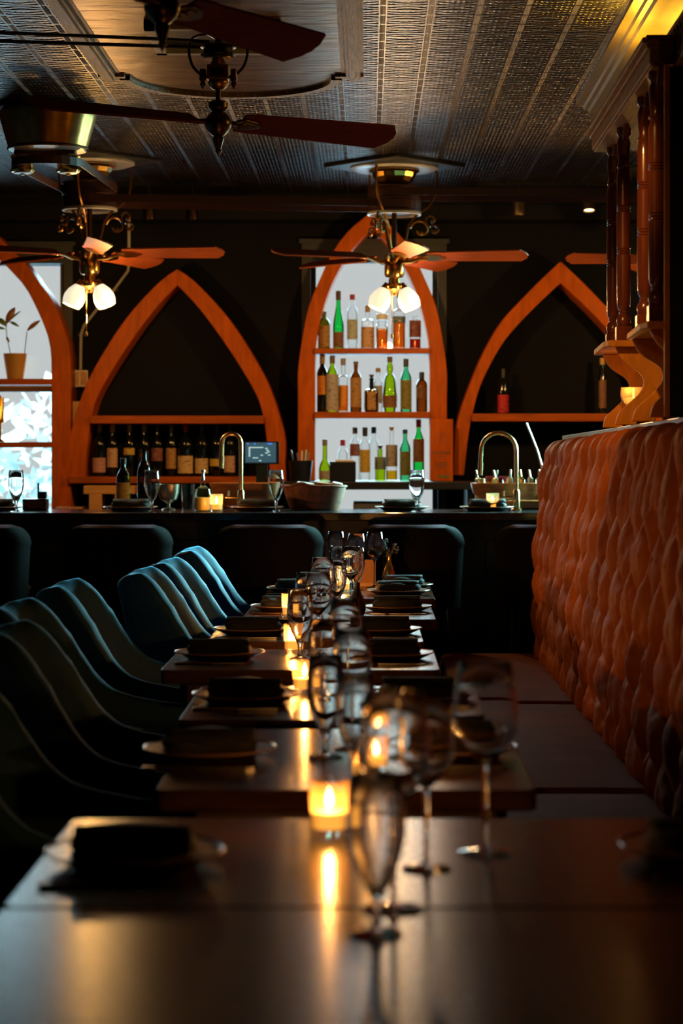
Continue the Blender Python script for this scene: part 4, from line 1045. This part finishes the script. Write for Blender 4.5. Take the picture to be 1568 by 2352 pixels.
b_('round', 968, 855, 26, S2, 'glass_amber', label='brown', lz=(.35, .62), cap='black', capf=.22, text='short amber bottle, last on the middle shelf')
b_('pear', 746, 1010, 28, S3, 'glass_lime', label='grey', lz=(.03, .24), cap='grey', capf=.15, text='yellow-green pear-shaped bottle on the back counter')
b_('tall', 787, 1010, 24, S3, 'glass_clear', cap='red', capf=.15, dy=.06, text='clear bottle with red cap behind the black box')
b_('tall', 815, 982, 24, S3, 'glass_clear', label='darkred', lz=(.46, .69), cap='brown', capf=.12, dy=.06, text='clear bottle with dark red label right of the black box')
b_('tall', 838, 982, 24, S3, 'glass_clear', label='yellow', lz=(.15, .58), cap='black', capf=.17, text='clear bottle with yellow label on the back counter')
b_('tall', 858, 981, 22, S3, 'glass_clear', cap='black', capf=.12, dy=.06, text='clear bottle with black cap behind the green-labelled one')
b_('square', 873, 1032, 26, S3, 'glass_lime', label='teal', lz=(.35, .75), cap='brown', capf=-1, text='short bottle with dark green label on the back counter')
b_('square', 899, 990, 27, S3, 'glass_clear', liquid='liquid_yellow', lf=.2, label='grey', lz=(.28, .72), cap='tan', capf=-1, dy=-.02, text='bottle with pale grey label over orange liquor on the back counter')
b_('wine', 930, 987, 25, S3, 'glass_pale_green', label='olive', lz=(.1, .57), cap='black', capf=.08, text='pale green bottle with olive label on the back counter')
b_('wine', 961, 964, 26, S3, 'glass_bright_green', label='brown', lz=(.3, .68), cap='red', capf=.13, text='green bottle with red capsule on the back counter')
GW = 'wine bottles standing in a row under the arch'
zb2 = CH+(HY-1095)*11.75/F+.0005; Yw = 11.86
wl = [(228, 'pink', .08, .36, 'grey', 'mauve and yellow picture label', 31), (258, 'beige', .18, .55, 'gold', 'tall beige label', 25), (297, 'yellow', .42, .55, 'grey', 'small gold label', 26),
      (331, 'black', .15, .5, 'grey', 'plain black label and grey capsule', 26), (361, 'darkred', .3, .55, 'black', 'dark red emblem', 27), (393, 'tan', .15, .55, 'brown', 'tan castle-like label', 24),
      (426, 'cream', .06, .40, 'red', 'large cream label and red capsule', 36), (463, 'cream', .06, .35, 'black', 'cream label, beside the red-capped one', 31), (497, 'yellow', .20, .34, 'black', 'narrow yellow band label', 31), (527, 'beige', .08, .40, 'black', 'pinkish beige label, last of the row', 26)]
for cx, lb, l0, l1, cp_, tx, wd in wl:
    bottle('wine', (cx-VX)*Yw/F, Yw, zb2, 118, wd, Yw/F, 'glass_black', label=lb, lz=(l0, l1), cap=cp_, capf=.14, text='dark wine bottle with '+tx, group=GW)
# single bottles elsewhere
rb_ = CH+(HY-950)*11.75/F+.0005
bottle('tall', (1155-VX)*11.84/F, 11.84, rb_, 103, 26, sb, 'glass_black', label='red', lz=(.02, .68*.62), cap='black', capf=.2, text='bottle with vivid red label alone on the right arch shelf')
bottle('tall', (1383-VX)*11.84/F, 11.84, rb_, 128, 18, sb, 'glass_black', label='brown', lz=(.1, .6), cap='gold', capf=.12, text='slim dark bottle on the right arch shelf by the brackets')
yb_ = 10.22
bottle('wine', (283-VX)*yb_/F, yb_, 1.0505, 118, 32, yb_/F, 'glass_black', label='cream', lz=(.12, .53), cap='black', capf=.12, text='dark wine bottle with cream label standing on the bar')
bottle('wine', (331-VX)*yb_/F, yb_, 1.0505, 140, 32, yb_/F, 'glass_olive', cap=None, text='open empty green wine bottle on the bar')

# ================================================================== things on the bar and the back counter
BZ = 1.0505
def bx(px, Y): return (px-VX)*Y/F
# gooseneck taps
def tap(label, px, top_px, side, Y=10.1, rr=.0125):
    s = Y/F; x = bx(px, Y); H = (1176-top_px)*s-.0; t = thing('gooseneck_tap', label, 'tap', (x, Y, BZ), group='brass gooseneck taps on the bar')
    R_ = .046 if abs(side) < 2 else .085; sd = 1 if side > 0 else -1
    path = [(0, 0, 0), (0, 0, H-R_)]+[(sd*R_*(1-math.cos(a)), 0, H-R_+R_*math.sin(a)) for a in [PI*k/12 for k in range(1, 12)]]
    e = path[-1]; path += [(sd*2*R_, 0, H-R_-.01), (sd*2*R_*1.02, 0, H-R_-.07)]
    MB().tube(path, rr*.82, 12).build('spout', 'gold_tap', t)
    MB().tube([(sd*2*R_*1.01, 0, H-R_-.06), (sd*2*R_*1.03, 0, H-R_-.12)], rr*1.0, 12).build('spray_head', 'gold_tap', t)
    MB().lathe([(.026, 0), (.026, .006), (.018, .012), (.0165, .09), (.0115, .10)], seg=20).build('base', 'gold_tap', t)
    MB().tube([(0, 0, .06), (-.075, 0, .062)], .008, 10).tube([(-.06, 0, .06), (-.06, 0, .095)], .005, 8).build('handle', 'gold_tap', t)
tap('brass gooseneck tap standing beside the bar computer screen', 553, 1000, -1)
tap('brass gooseneck tap arching in front of the bitters bottles', 1185, 998, -2)
# juice bottle with cork pourer
x = bx(466, 10.0)
t = thing('juice_bottle', 'round glass bottle half full of yellow juice on the bar', 'bottle', (x, 10.0, BZ))
MB().lathe([(0, 0), (.038, 0), (.043, .006), (.043, .08), (.036, .105), (.016, .118), (.011, .125), (.011, .145), (.014, .147), (.014, .152), (.009, .152)], seg=28).build('glass', 'glass_clear', t)
MB().lathe([(0, .004), (.039, .005), (.040, .065), (0, .0655)], seg=24).build('juice', 'juice', t)
MB().lathe([(0, .145), (.008, .145), (.008, .165), (.006, .17), (.006, .185), (.012, .188), (.01, .196), (0, .197)], seg=14).build('pourer', 'steel', t)
# mixing tins
t = thing('mixing_cup', 'amber-reflecting steel stemmed cup on the bar between glass and bottle', 'cup', (bx(387, 10.2), 10.2, BZ))
MB().lathe([(0, 0), (.036, 0), (.03, .006), (.008, .012), (.008, .03), (.04, .05), (.052, .085), (.054, .125), (.052, .125), (.05, .085), (0, .05)], seg=28).build('bowl', 'steel_warm', t)
t = thing('tumbler', 'ribbed clear tumbler beside the steel cup on the bar', 'glass', (bx(431, 10.2), 10.2, BZ))
MB().lathe([(0, 0), (.028, 0), (.034, .125), (.032, .125), (.0265, .006), (0, .006)], seg=10).build('glass', 'glass_clear', t, smooth=False)
# wooden trough bowls
def trough(label, cx, w, Y, z, hgt):
    t = thing('wooden_bowl', label, 'bowl', (bx(cx, Y), Y, z), group='carved wooden bowls behind the taps')
    L = w*Y/F/2; rows = []
    for r, zz in [(0, 0), (.55, 0), (.78, .25), (.93, .65), (1, 1), (.97, 1.02), (.90, .98), (.80, .62), (.55, .3), (0, .25)]:
        rows.append([(L*r*math.copysign(abs(math.cos(a))**.8, math.cos(a)), .12*r*math.sin(a), zz*hgt) for a in [2*PI*k/40 for k in range(40)]])
    MB().grid(rows, closed=True).build('bowl', 'bowl_wood', t)
    return t
trough('long carved wooden bowl behind the left tap', 565, 170, 10.52, 1.035, .14)
trough('carved wooden bowl behind the right tap, filled with bitters bottles', 1166, 172, 10.52, 1.035, .14)
tag(MB().box(bx(440, 10.5), bx(1260, 10.5), 10.36, 10.72, .99, 1.033).build('service_shelf', 'stone_black', smooth=False), 'low black service shelf behind the bar top holding the wooden bowls', 'shelf')
tag(MB().box(bx(440, 10.5), bx(1260, 10.5), 10.37, 10.70, .0, .985).build('service_station', 'bar_front', smooth=False, bevel=.005), 'black under-bar service station supporting the service shelf', 'station')
# bitters bottles with pourers in the right bowl
cols = [('juice', 'pale'), ('liquid_yellow', 'yellow'), ('glass_amber', 'amber'), ('paper_white', 'white'), ('glass_amber', 'brown'), ('glass_olive', 'olive-dark'), ('paper_kraft', 'orange')]
for i, (px, c) in enumerate(zip((1108, 1124, 1150, 1168, 1200, 1226, 1240), cols)):
    Y = 10.50+.05*(i % 2); t = thing('bitters_bottle', '%s pouring bottle, number %s from left in the right wooden bowl' % (c[1], ['one', 'two', 'three', 'four', 'five', 'six', 'seven'][i]), 'bottle', (bx(px, Y), Y, 1.075), group='pouring bottles in the right wooden bowl')
    MB().lathe([(0, 0), (.032, 0), (.038, .01), (.038, .055), (.030, .075), (.012, .10), (.011, .125), (0, .125)], seg=20).build('bottle', c[0], t)
    MB().lathe([(.0125, .10), (.014, .102), (.014, .125), (.006, .132), (.005, .165), (.003, .17), (0, .17)], seg=12, M=Matrix.Rotation(math.radians(R.uniform(-14, 14)), 4, 'Y')).build('pourer', 'steel_warm' if i != 4 else 'brass', t)
t = thing('red_box', 'bright red box behind the bitters bottles', 'box', (bx(1142, 10.68), 10.68, 1.034))
MB().box(-.06, .06, -.015, .015, 0, .17).build('box', 'cap_red', t, smooth=False, bevel=.002); MB().box(-.06, .06, -.0155, .0155, .17, .173).build('lid', 'label_red', t, smooth=False)
t = thing('metal_straw', 'pale metal straw leaning above the bitters bottles', 'straw', at(1232, 1030, 10.62))
a, b = Vector(at(1208, 972, 10.62)), Vector(at(1232, 1032, 10.62)); c = Vector(t.location)
MB().tube([a-c, b-c, b-c+Vector((.06, 0, -.20))], .006, 10).build('tube', 'steel', t)
tag(MB().box(-.11, .11, -.05, .05, 0, .045).build('red_tray', 'bowl_wood', loc=(bx(1215, 10.25), 10.25, BZ), bevel=.01), 'low reddish wooden tray on the bar under the right bowl', 'tray')
# wicker basket and paper napkins
Y = 10.15; t = thing('wicker_basket', 'wicker basket of folded napkins on the bar', 'basket', (bx(722, Y), Y, BZ))
rows = []
for j in range(13):
    v = j/12; row = []
    for k in range(96):
        a = 2*PI*k/96; r_ = 1-.0+.018*math.sin(24*a)*math.cos(PI*j); hd = .012*math.exp(-((a-4.3)/.25)**2)*(1 if v > .9 else 0)
        row.append((.153*(.72+.28*v**.7)*r_*math.cos(a), .10*(.72+.28*v**.7)*r_*math.sin(a), .115*v+hd))
    rows.append(row)
MB().grid(rows, closed=True).lathe([(0, .002), (.108, .002)], seg=30, sy=.66).build('body', 'wicker', t)
MB().tube([(.154*math.cos(a), .10*math.sin(a), .117+.016*math.exp(-((a-4.3)/.25)**2)) for a in [2*PI*k/60 for k in range(61)]], .006, 6, cap=False).build('rim', 'wicker', t)
for i, (px, w_, m_, tx) in enumerate([(700, 44, 'paper_white', 'white folded napkin at the left in the wicker basket'), (746, 44, 'paper_kraft', 'kraft brown paper bundle in the wicker basket'), (774, 26, 'paper_white', 'white folded napkin at the right in the wicker basket')]):
    tag(MB().hexa([(-w_*.00105, -.03, 0), (w_*.00105, -.03, 0), (w_*.00105, .03, .0), (-w_*.00105, .03, 0), (-w_*.0009, -.03, .06), (w_*.00105, -.03, .052), (w_*.00105, .03, .055), (-w_*.0009, .03, .066)]).build('paper_bundle', m_, loc=(bx(px, Y), Y, BZ+.075), bevel=.006, smooth=False), tx, 'napkin')
# bar place settings: napkins on plates
gp, gn = 'dark plates on the bar', 'dark folded napkins on the bar plates'
for px, tx in ((300, 'under the wine bottles'), (590, 'beside the left tap'), (922, 'before the liquor shelves'), (1118, 'at the right tap'), (-10, 'at the far left')):
    Y = 10.02; dup(PL, (bx(px, Y), Y, BZ), label='dark plate on the bar '+tx, group=gp)
    dup(NP, (bx(px, Y), Y, BZ+.005), .1, label='dark folded napkin on the bar '+tx, group=gn)
# screen, pen cup, black boxes, bread box
Y = 11.1; t = thing('computer_screen', 'bar ordering screen showing a blue table plan', 'screen', (bx(601, Y), Y, 1.12)); s = Y/F
zz = CH+(HY-1066)*s-1.12; zt = CH+(HY-1014)*s-1.12; w_ = 40*s
MB().box(-w_, w_, -.01, .02, zz, zt).build('monitor', 'plastic_black', t, smooth=False, bevel=.004)
sc_ = MB().box(-w_+.006, w_*.82, -.013, -.0101, zz+.008, zt-.006).build('display', 'screen_blue', t, smooth=False)
m = MB(); dw = w_*2; dh = zt-zz
def key(u0, v0, u1, v1): m.box(-w_+u0*dw, -w_+u1*dw, -.015, -.0131, zt-v1*dh, zt-v0*dh)
key(.13, .24, .55, .29); key(.13, .29, .17, .68)
for u, v in ((.60, .28), (.63, .36), (.66, .43), (.60, .48), (.68, .57), (.47, .58), (.25, .70), (.33, .70), (.42, .82)): key(u, v, u+.07, v+.05)
m.build('table_plan', 'screen_key', sc_, smooth=False)
m = MB(); key(.08, .07, .13, .13); key(.28, .07, .33, .13); key(.66, .07, .80, .13); m.build('menu_dots', 'screen_bar', sc_, smooth=False)
MB().box(-.03, .03, .0, .05, -.10, zz).box(-.09, .09, -.06, .08, -.12, -.10).build('stand', 'plastic_black', t, smooth=False)
tag(MB().box(bx(505, 11.1), bx(664, 11.1), 10.98, 11.25, 0, .999).build('register_stand', 'bar_front', smooth=False, bevel=.004), 'black stand carrying the ordering screen', 'stand')
Y = 11.5; t = thing('pen_cup', 'black cup full of pens left of the liquor bottles', 'cup', (bx(690, Y), Y, 1.1685))
MB().lathe([(0, 0), (.055, 0), (.068, .115), (.065, .115), (.052, .004), (0, .004)], seg=26).build('cup', 'plastic_black', t)
for i, (dx, dz, mt, tx) in enumerate([(-.05, .17, 'steel', 'dark utensil leaning left'), (-.02, .155, 'cap_black', 'black pen in the middle'), (.008, .165, 'cap_white', 'white pen, left one'), (.030, .17, 'stone_pale', 'pale cyan pen'), (.045, .155, 'cap_grey', 'grey pen at the right')]):
    o = MB().tube([(0, 0, 0), (dx*.55, (i % 2)*.02-.01, dz-.012), (dx*.6, (i % 2)*.02-.01, dz)], [.0045, .005, .0035], 8).build('pen', mt, loc=(bx(690, Y)+dx*.45, Y, 1.1735)); tag(o, tx+' standing in the black cup', 'pen', 'pens in the black cup')
tag(MB().box(bx(757, 11.55), bx(817, 11.55), 11.5, 11.62, 1.1685, CH+(HY-1060)*11.5/F).build('receipt_printer', 'plastic_black', bevel=.005, smooth=False), 'black box-shaped printer in front of the liquor bottles', 'printer')
tag(MB().box(bx(770, 11.55), bx(813, 11.55), 11.51, 11.60, CH+(HY-1060)*11.5/F+.0005, CH+(HY-1056)*11.5/F).build('paper_stack', 'paper_white', smooth=False), 'thin stack of white papers on the black printer', 'papers')
Y = 11.64; t = thing('menu_board', 'tall orange wooden board with a round crest leaning by the liquor arch', 'board', (bx(1014, Y), Y-.0, 1.1685)); s = Y/F; hb = (1107-965)*s; wb_ = 26*s
MB().box(-wb_, wb_, 0, .015, 0, hb).build('board', 'wood_orange', t, smooth=False, bevel=.002)
m = MB(); cz = hb*.67
for k in range(16):
    a = -PI*.25+PI*1.5*k/15; m.box(wb_*.55*math.cos(a)-.003, wb_*.55*math.cos(a)+.003, -.0012, 0, cz+.034*math.sin(a)*1.1-.003, cz+.034*math.sin(a)*1.1+.003)
for q in range(20):
    a = 2*PI*q/20; m.box(.016*math.cos(a)-.0018, .016*math.cos(a)+.0018, -.0012, 0, cz+.016*math.sin(a)-.0018, cz+.016*math.sin(a)+.0018)
for k, (w__, zq) in enumerate([(.8, .47), (.75, .45), (.35, .40), (.55, .30), (.5, .27), (.55, .24), (.35, .21)]): m.box(-wb_*w__, wb_*w__, -.0012, 0, hb*zq-.0022, hb*zq+.0022)
m.build('crest_print', 'label_brown', t, smooth=False)
MB().box(-wb_*.35, wb_*.72, -.0015, 0, hb*.055, hb*.09).build('green_strip', 'leaf_green', t, smooth=False)
# things seen through the low gap under the back counter, and at the left window
Y = 10.9; t = thing('glass_rack', 'dark grey crate behind the bar below the liquor counter', 'crate', (bx(845, Y), Y, .985)); s = Y/F
MB().box(-34*s, 34*s, -.08, .08, 0, .085).build('crate', 'cap_grey', t, smooth=False, bevel=.006); MB().box(-33*s, 33*s, -.082, .082, .085, .092).build('lip', 'trim_grey', t, smooth=False)
tag(MB().box(bx(880, Y), bx(926, Y), Y-.06, Y+.06, .985, 1.07).build('card_box', 'wood_shelf', smooth=False, bevel=.004), 'dark box with an orange lid edge behind the bar', 'box')
tag(MB().box(bx(780, 10.9), bx(1050, 10.9), 10.78, 11.05, .0, .984).build('bottle_cooler', 'bar_front', smooth=False, bevel=.004), 'black low cooler behind the bar', 'cooler')
Y = 10.15; t = thing('caddy', 'black bar caddy before the left window', 'caddy', (bx(82, Y), Y, BZ)); s = Y/F
MB().box(-27*s, 27*s, -.05, .05, 0, 26*s).build('tray', 'plastic_black', t, smooth=False, bevel=.004); MB().box(-25*s, 24*s, -.051, -.0505, 4*s, 22*s).build('front', 'label_brown', t, smooth=False)
t = thing('black_bottle', 'small black bottle standing on the bar caddy', 'bottle', (bx(88, Y), Y, BZ+26*s+.0005))
MB().lathe([(0, 0), (.005, 0), (.005, .075), (0, .078)], (0, 0, .0), 10).build('neck', 'plastic_black', t); MB().box(0, .04, -.015, .015, 0, .035).build('body', 'plastic_black', t, smooth=False, bevel=.004)
# potted plant on the left arch shelf
Y = 11.84; s = Y/F; zs = CH+(HY-870)*11.75/F+.0005; t = thing('potted_plant', 'young rubber plant in an ochre pot before the left window', 'plant', (bx(35, Y), Y, zs))
MB().lathe([(0, 0), (.046, 0), (.068, .145), (.062, .145), (.044, .01), (0, .01)], seg=28).build('pot', 'pot_ochre', t)
MB().lathe([(0, .125), (.058, .125)], seg=20).build('soil', 'metal_black', t)
def leafm(base, tip, w, droop=.01):
    b, e = Vector(base), Vector(tip); d = e-b; side = d.cross(Vector((0, 1, .2))).normalized(); rows = []
    for i in range(9):
        v = i/8; c = b+d*v+Vector((0, -.01*math.sin(PI*v), -droop*v*v)); hw = w*math.sin(PI*min(v*.94+.03, 1))**.8
        rows.append([tuple(c-side*hw), tuple(c+Vector((0, .006, 0))), tuple(c+side*hw)])
    return rows
def pp_(px, py, dy=0): return ((px-35)*s, dy, (867-py)*s)
stm = MB().tube([pp_(25, 812), pp_(16, 770), pp_(14, 745), pp_(15, 725)], .003, 6).tube([pp_(56, 812), pp_(60, 775), pp_(62, 758)], .0028, 6)
stm.build('stem', 'leaf_green', t)
for i, (a, b, w_, mt) in enumerate([((14, 740), (34, 698), .020, 'leaf_red'), ((16, 745), (-6, 722), .016, 'leaf_green'), ((22, 735), (44, 742), .009, 'leaf_green'), ((16, 738), (48, 706), .006, 'leaf_green'),
                                    ((62, 756), (92, 728), .013, 'leaf_red'), ((14, 770), (22, 778), .008, 'leaf_red'), ((12, 752), (-8, 745), .008, 'leaf_green'), ((-2, 812), (-14, 790), .014, 'leaf_green')]):
    o = MB().grid(leafm(pp_(*a), pp_(*b), w_)).build('leaf', mt, t); q = o.modifiers.new('thick', 'SOLIDIFY'); q.thickness = .0012
# brass lantern just inside the left edge
Y = 11.82; t = thing('brass_cup', 'brass cup at the left edge before the window', 'cup', (bx(0, Y), Y, CH+(HY-1015)*11.75/F+.0005)); s = Y/F
MB().lathe([(0, 0), (.03, 0), (.028, .006), (.008, .02), (.008, .10), (.03, .115), (.024, .13), (.024, .25), (0, .25)], seg=20).build('body', 'brass', t)
MB().lathe([(0, .25), (.01, .252), (.008, .262), (0, .264)], seg=12).build('knob', 'brass', t)

# ================================================================== the carved canopy on the ledge
cx0, cy0, cz0 = .835, 6.4, 1.0
cn = thing('wooden_canopy', 'carved wooden canopy on turned posts rising from the stone ledge', 'canopy', (cx0, cy0, cz0), rz=-.0125)
def lz_(y): return LZ(y)+.0005-cz0
def Lc(x, y, z): return (x-cx0, y-cy0, z-cz0)
def post(x, y, z0, z1, r=.0235):
    H = z1-z0; f = r/.0235
    P = [(0, 0), (.024, 0), (.024, .035), (.015, .042), (.0215, .052), (.0245, .066), (.0215, .082), (.014, .092), (.0165, .097), (.014, .102), (.0205, .112), (.0225, .13), (.0235, .22)]
    mid = []
    for k in (.42, .62, .80):
        z = H*k; mid += [(.0235, z-.012), (.020, z-.009), (.0235, z-.004), (.020, z), (.0235, z+.004), (.020, z+.009), (.0235, z+.012)]
    top = [(.0235, H-.16), (.019, H-.14), (.023, H-.13), (.017, H-.115), (.020, H-.09), (.023, H-.05), (.017, H-.03), (.024, H-.02), (.024, H), (0, H)]
    pr = sorted(P+mid+top, key=lambda q: q[1]); pr = [(a*f, b) for a, b in P+[q for q in mid if .22 < q[1] < H-.17]+top]
    return MB().lathe(pr, (x-cx0, y-cy0, z0-cz0), 20)
PP = [(.862, 7.42, 'far'), (.849, 6.97, ''), (.846, 6.36, ''), (.829, 5.93, '')]
ztop = 2.418
for i, (x, y, _) in enumerate(PP):
    z0 = 1.707
    p = post(x+.0125*(6.4-y)*0, y, z0, ztop, .0235 if i < 3 else .025).build('post', 'wood_post', cn)
    MB().box(x-cx0-.026, x-cx0+.026, y-cy0-.026, y-cy0+.026, z0-cz0-.001, z0-cz0+.05).build('plinth', 'wood_post', p, smooth=False, bevel=.003)
    MB().prism([(y-cy0-.02, ztop-cz0-.002), (y-cy0-.02, ztop-cz0-.09), (y-cy0-.045, ztop-cz0-.05), (y-cy0-.075, ztop-cz0-.04), (y-cy0-.10, ztop-cz0-.002)], x-cx0-.008, x-cx0+.008, axis='x').build('spandrel', 'wood_post', p, smooth=False)
for ya, yb in ((6.88, 7.54), (5.83, 6.48)):
    MB().prism([(-.045+.0, ya-cy0), (.14, ya-cy0), (.14, yb-cy0), (-.03, yb-cy0), (-.055, ya-cy0+.10)], 1.685-cz0, 1.7065-cz0, axis='z').build('plate', 'wood_bracket', cn, bevel=.004, smooth=False)
SL = [(1406,787),(1417,813),(1435,834),(1460,852),(1471,874),(1464,903),(1435,936),(1413,961),(1406,990)]
SR = [(1467,787),(1485,809),(1507,827),(1520,842),(1524,868),(1518,892),(1507,910),(1475,932),(1460,961),(1454,990)]
def resamp(P, n=24):
    P = smoothpath([Vector((p[0], p[1], 0)) for p in P], 5); out = []
    for k in range(n):
        f = k/(n-1)*(len(P)-1); j = min(int(f), len(P)-2); v = P[j].lerp(P[j+1], f-j); out.append((v.x, v.y))
    return out
def s_bracket(yc, dx=0.0, sc_=1.0):
    s = 6.95/F
    def cv(P): 
        out = []
        for px, py in P:
            z = CH+(HY-py)*s; z = lz_(yc)+cz0+(z-1.408)*(1.6845-(lz_(yc)+cz0))/(1.702-1.408) if True else z
            out.append(((px-VX)*s-cx0+dx, z-cz0))
        return out
    A, B = cv(resamp(SL)), cv(resamp(SR))
    return MB().strip(A, B, yc-cy0-.012, yc-cy0+.012).build('bracket', 'wood_bracket', cn, bevel=.003)
s_bracket(6.93); s_bracket(7.44, .01); s_bracket(5.90, -.012); s_bracket(6.40, -.005)
MB().box(-.035, .15, -.54, 1.16, 1.428, 1.470).build('beam', 'wood_beam', cn, smooth=False, bevel=.003)
MB().box(-.045, .16, -.55, 1.175, 1.4705, 1.484).box(-.058, .17, -.56, 1.19, 1.484, 1.500).build('crown_moulding', 'wood_beam', cn, smooth=False, bevel=.003)
MB().box(-.030, .06, -.545, 1.14, 1.4185, 1.4275).build('lower_moulding', 'wood_beam', cn, smooth=False, bevel=.002)
MB().box(-.012, .03, -.575, -.541, 1.42, 1.49).box(-.05, .04, -.585, -.545, 1.49, 1.502).build('end_block', 'wood_post', cn, smooth=False, bevel=.003)
# spindle gallery running toward the camera, scalloped valance under it, side stile and dark panel
MB().box(.035, .06, -1.7, -.22, 1.535, 1.548).box(.035, .06, -1.7, -.22, 1.425, 1.44).build('gallery_rail', 'wood_beam', cn, smooth=False, bevel=.003)
for k in range(26): MB().lathe([(.006, 1.44), (.013, 1.452), (.014, 1.462), (.007, 1.475), (.010, 1.50), (.007, 1.52), (.011, 1.535)], (.0475, -.26-.055*k, 0), 12).build('spindle', 'brass_antique', cn)
val = [(-.30, 1.424), (-1.7, 1.424)]+[(-1.7+1.4*k/84, 1.35-.03*abs(math.sin(PI*k/6))) for k in range(85)]
MB().prism(val, .052, .060, axis='x').build('valance', 'wood_beam', cn, smooth=False)
MB().box(-.001, .013, -.60, -.58, lz_(5.8), 1.415).build('side_stile', 'wood_bracket', cn, smooth=False)
MB().box(.014, .62, -.594, -.58, lz_(5.8), 1.41).build('back_panel', 'wall_dark', cn, smooth=False)
# glowing lamp on top of the canopy that gilds the cornice
light('canopy_uplight', 'POINT', (.89, 7.1, 2.58), 9, (1.0, .55, .04), .02)
lt = thing('uplight', 'small uplight hidden on top of the carved canopy', 'lamp', (.89, 7.1, 2.5005))
MB().lathe([(0, 0), (.03, 0), (.03, .03), (.022, .034), (0, .034)]).build('body', 'metal_black', lt); MB().lathe([(0, .035), (.02, .035)]).build('lens', 'spot_lens', lt)
# glass bowl, hurricane jar on the ledge
zl = LZ(7.25)
t = thing('glass_bowl', 'footed amber glass bowl glowing between the carved brackets', 'bowl', (.915, 7.20, zl))
MB().lathe([(0, 0), (.026, 0), (.024, .005), (.007, .012), (.007, .05), (.016, .06), (.036, .078), (.042, .11), (.040, .135), (.037, .135), (.038, .11), (.030, .082), (0, .066)], seg=28).build('bowl', 'votive_glass', t)
MB().lathe([(0, .068), (.029, .083), (.033, .098), (0, .100)], seg=20).build('wax', 'wax', t)
light('bowl_candle', 'POINT', (.905, 7.18, zl+.125), .5, (1, .45, .1), .008)
zl = LZ(5.35); X_ = .885
t = thing('hurricane_lamp', 'clear glass cylinder on a grey stand over a jar at the right edge', 'lamp', (X_+.012, 5.42, zl))
MB().lathe([(0, 0), (.052, 0), (.054, .004), (.054, .040), (.052, .040), (.050, .006), (0, .006)], seg=32).build('jar', 'glass_clear', t)
MB().lathe([(0, .042), (.056, .042), (.058, .046), (.058, .054), (.055, .058), (0, .058)], seg=32).build('stand', 'steel', t)
MB().lathe([(.054, .0595), (.054, .165), (.052, .165), (.052, .0595)], seg=32).build('cylinder', 'glass_clear', t)
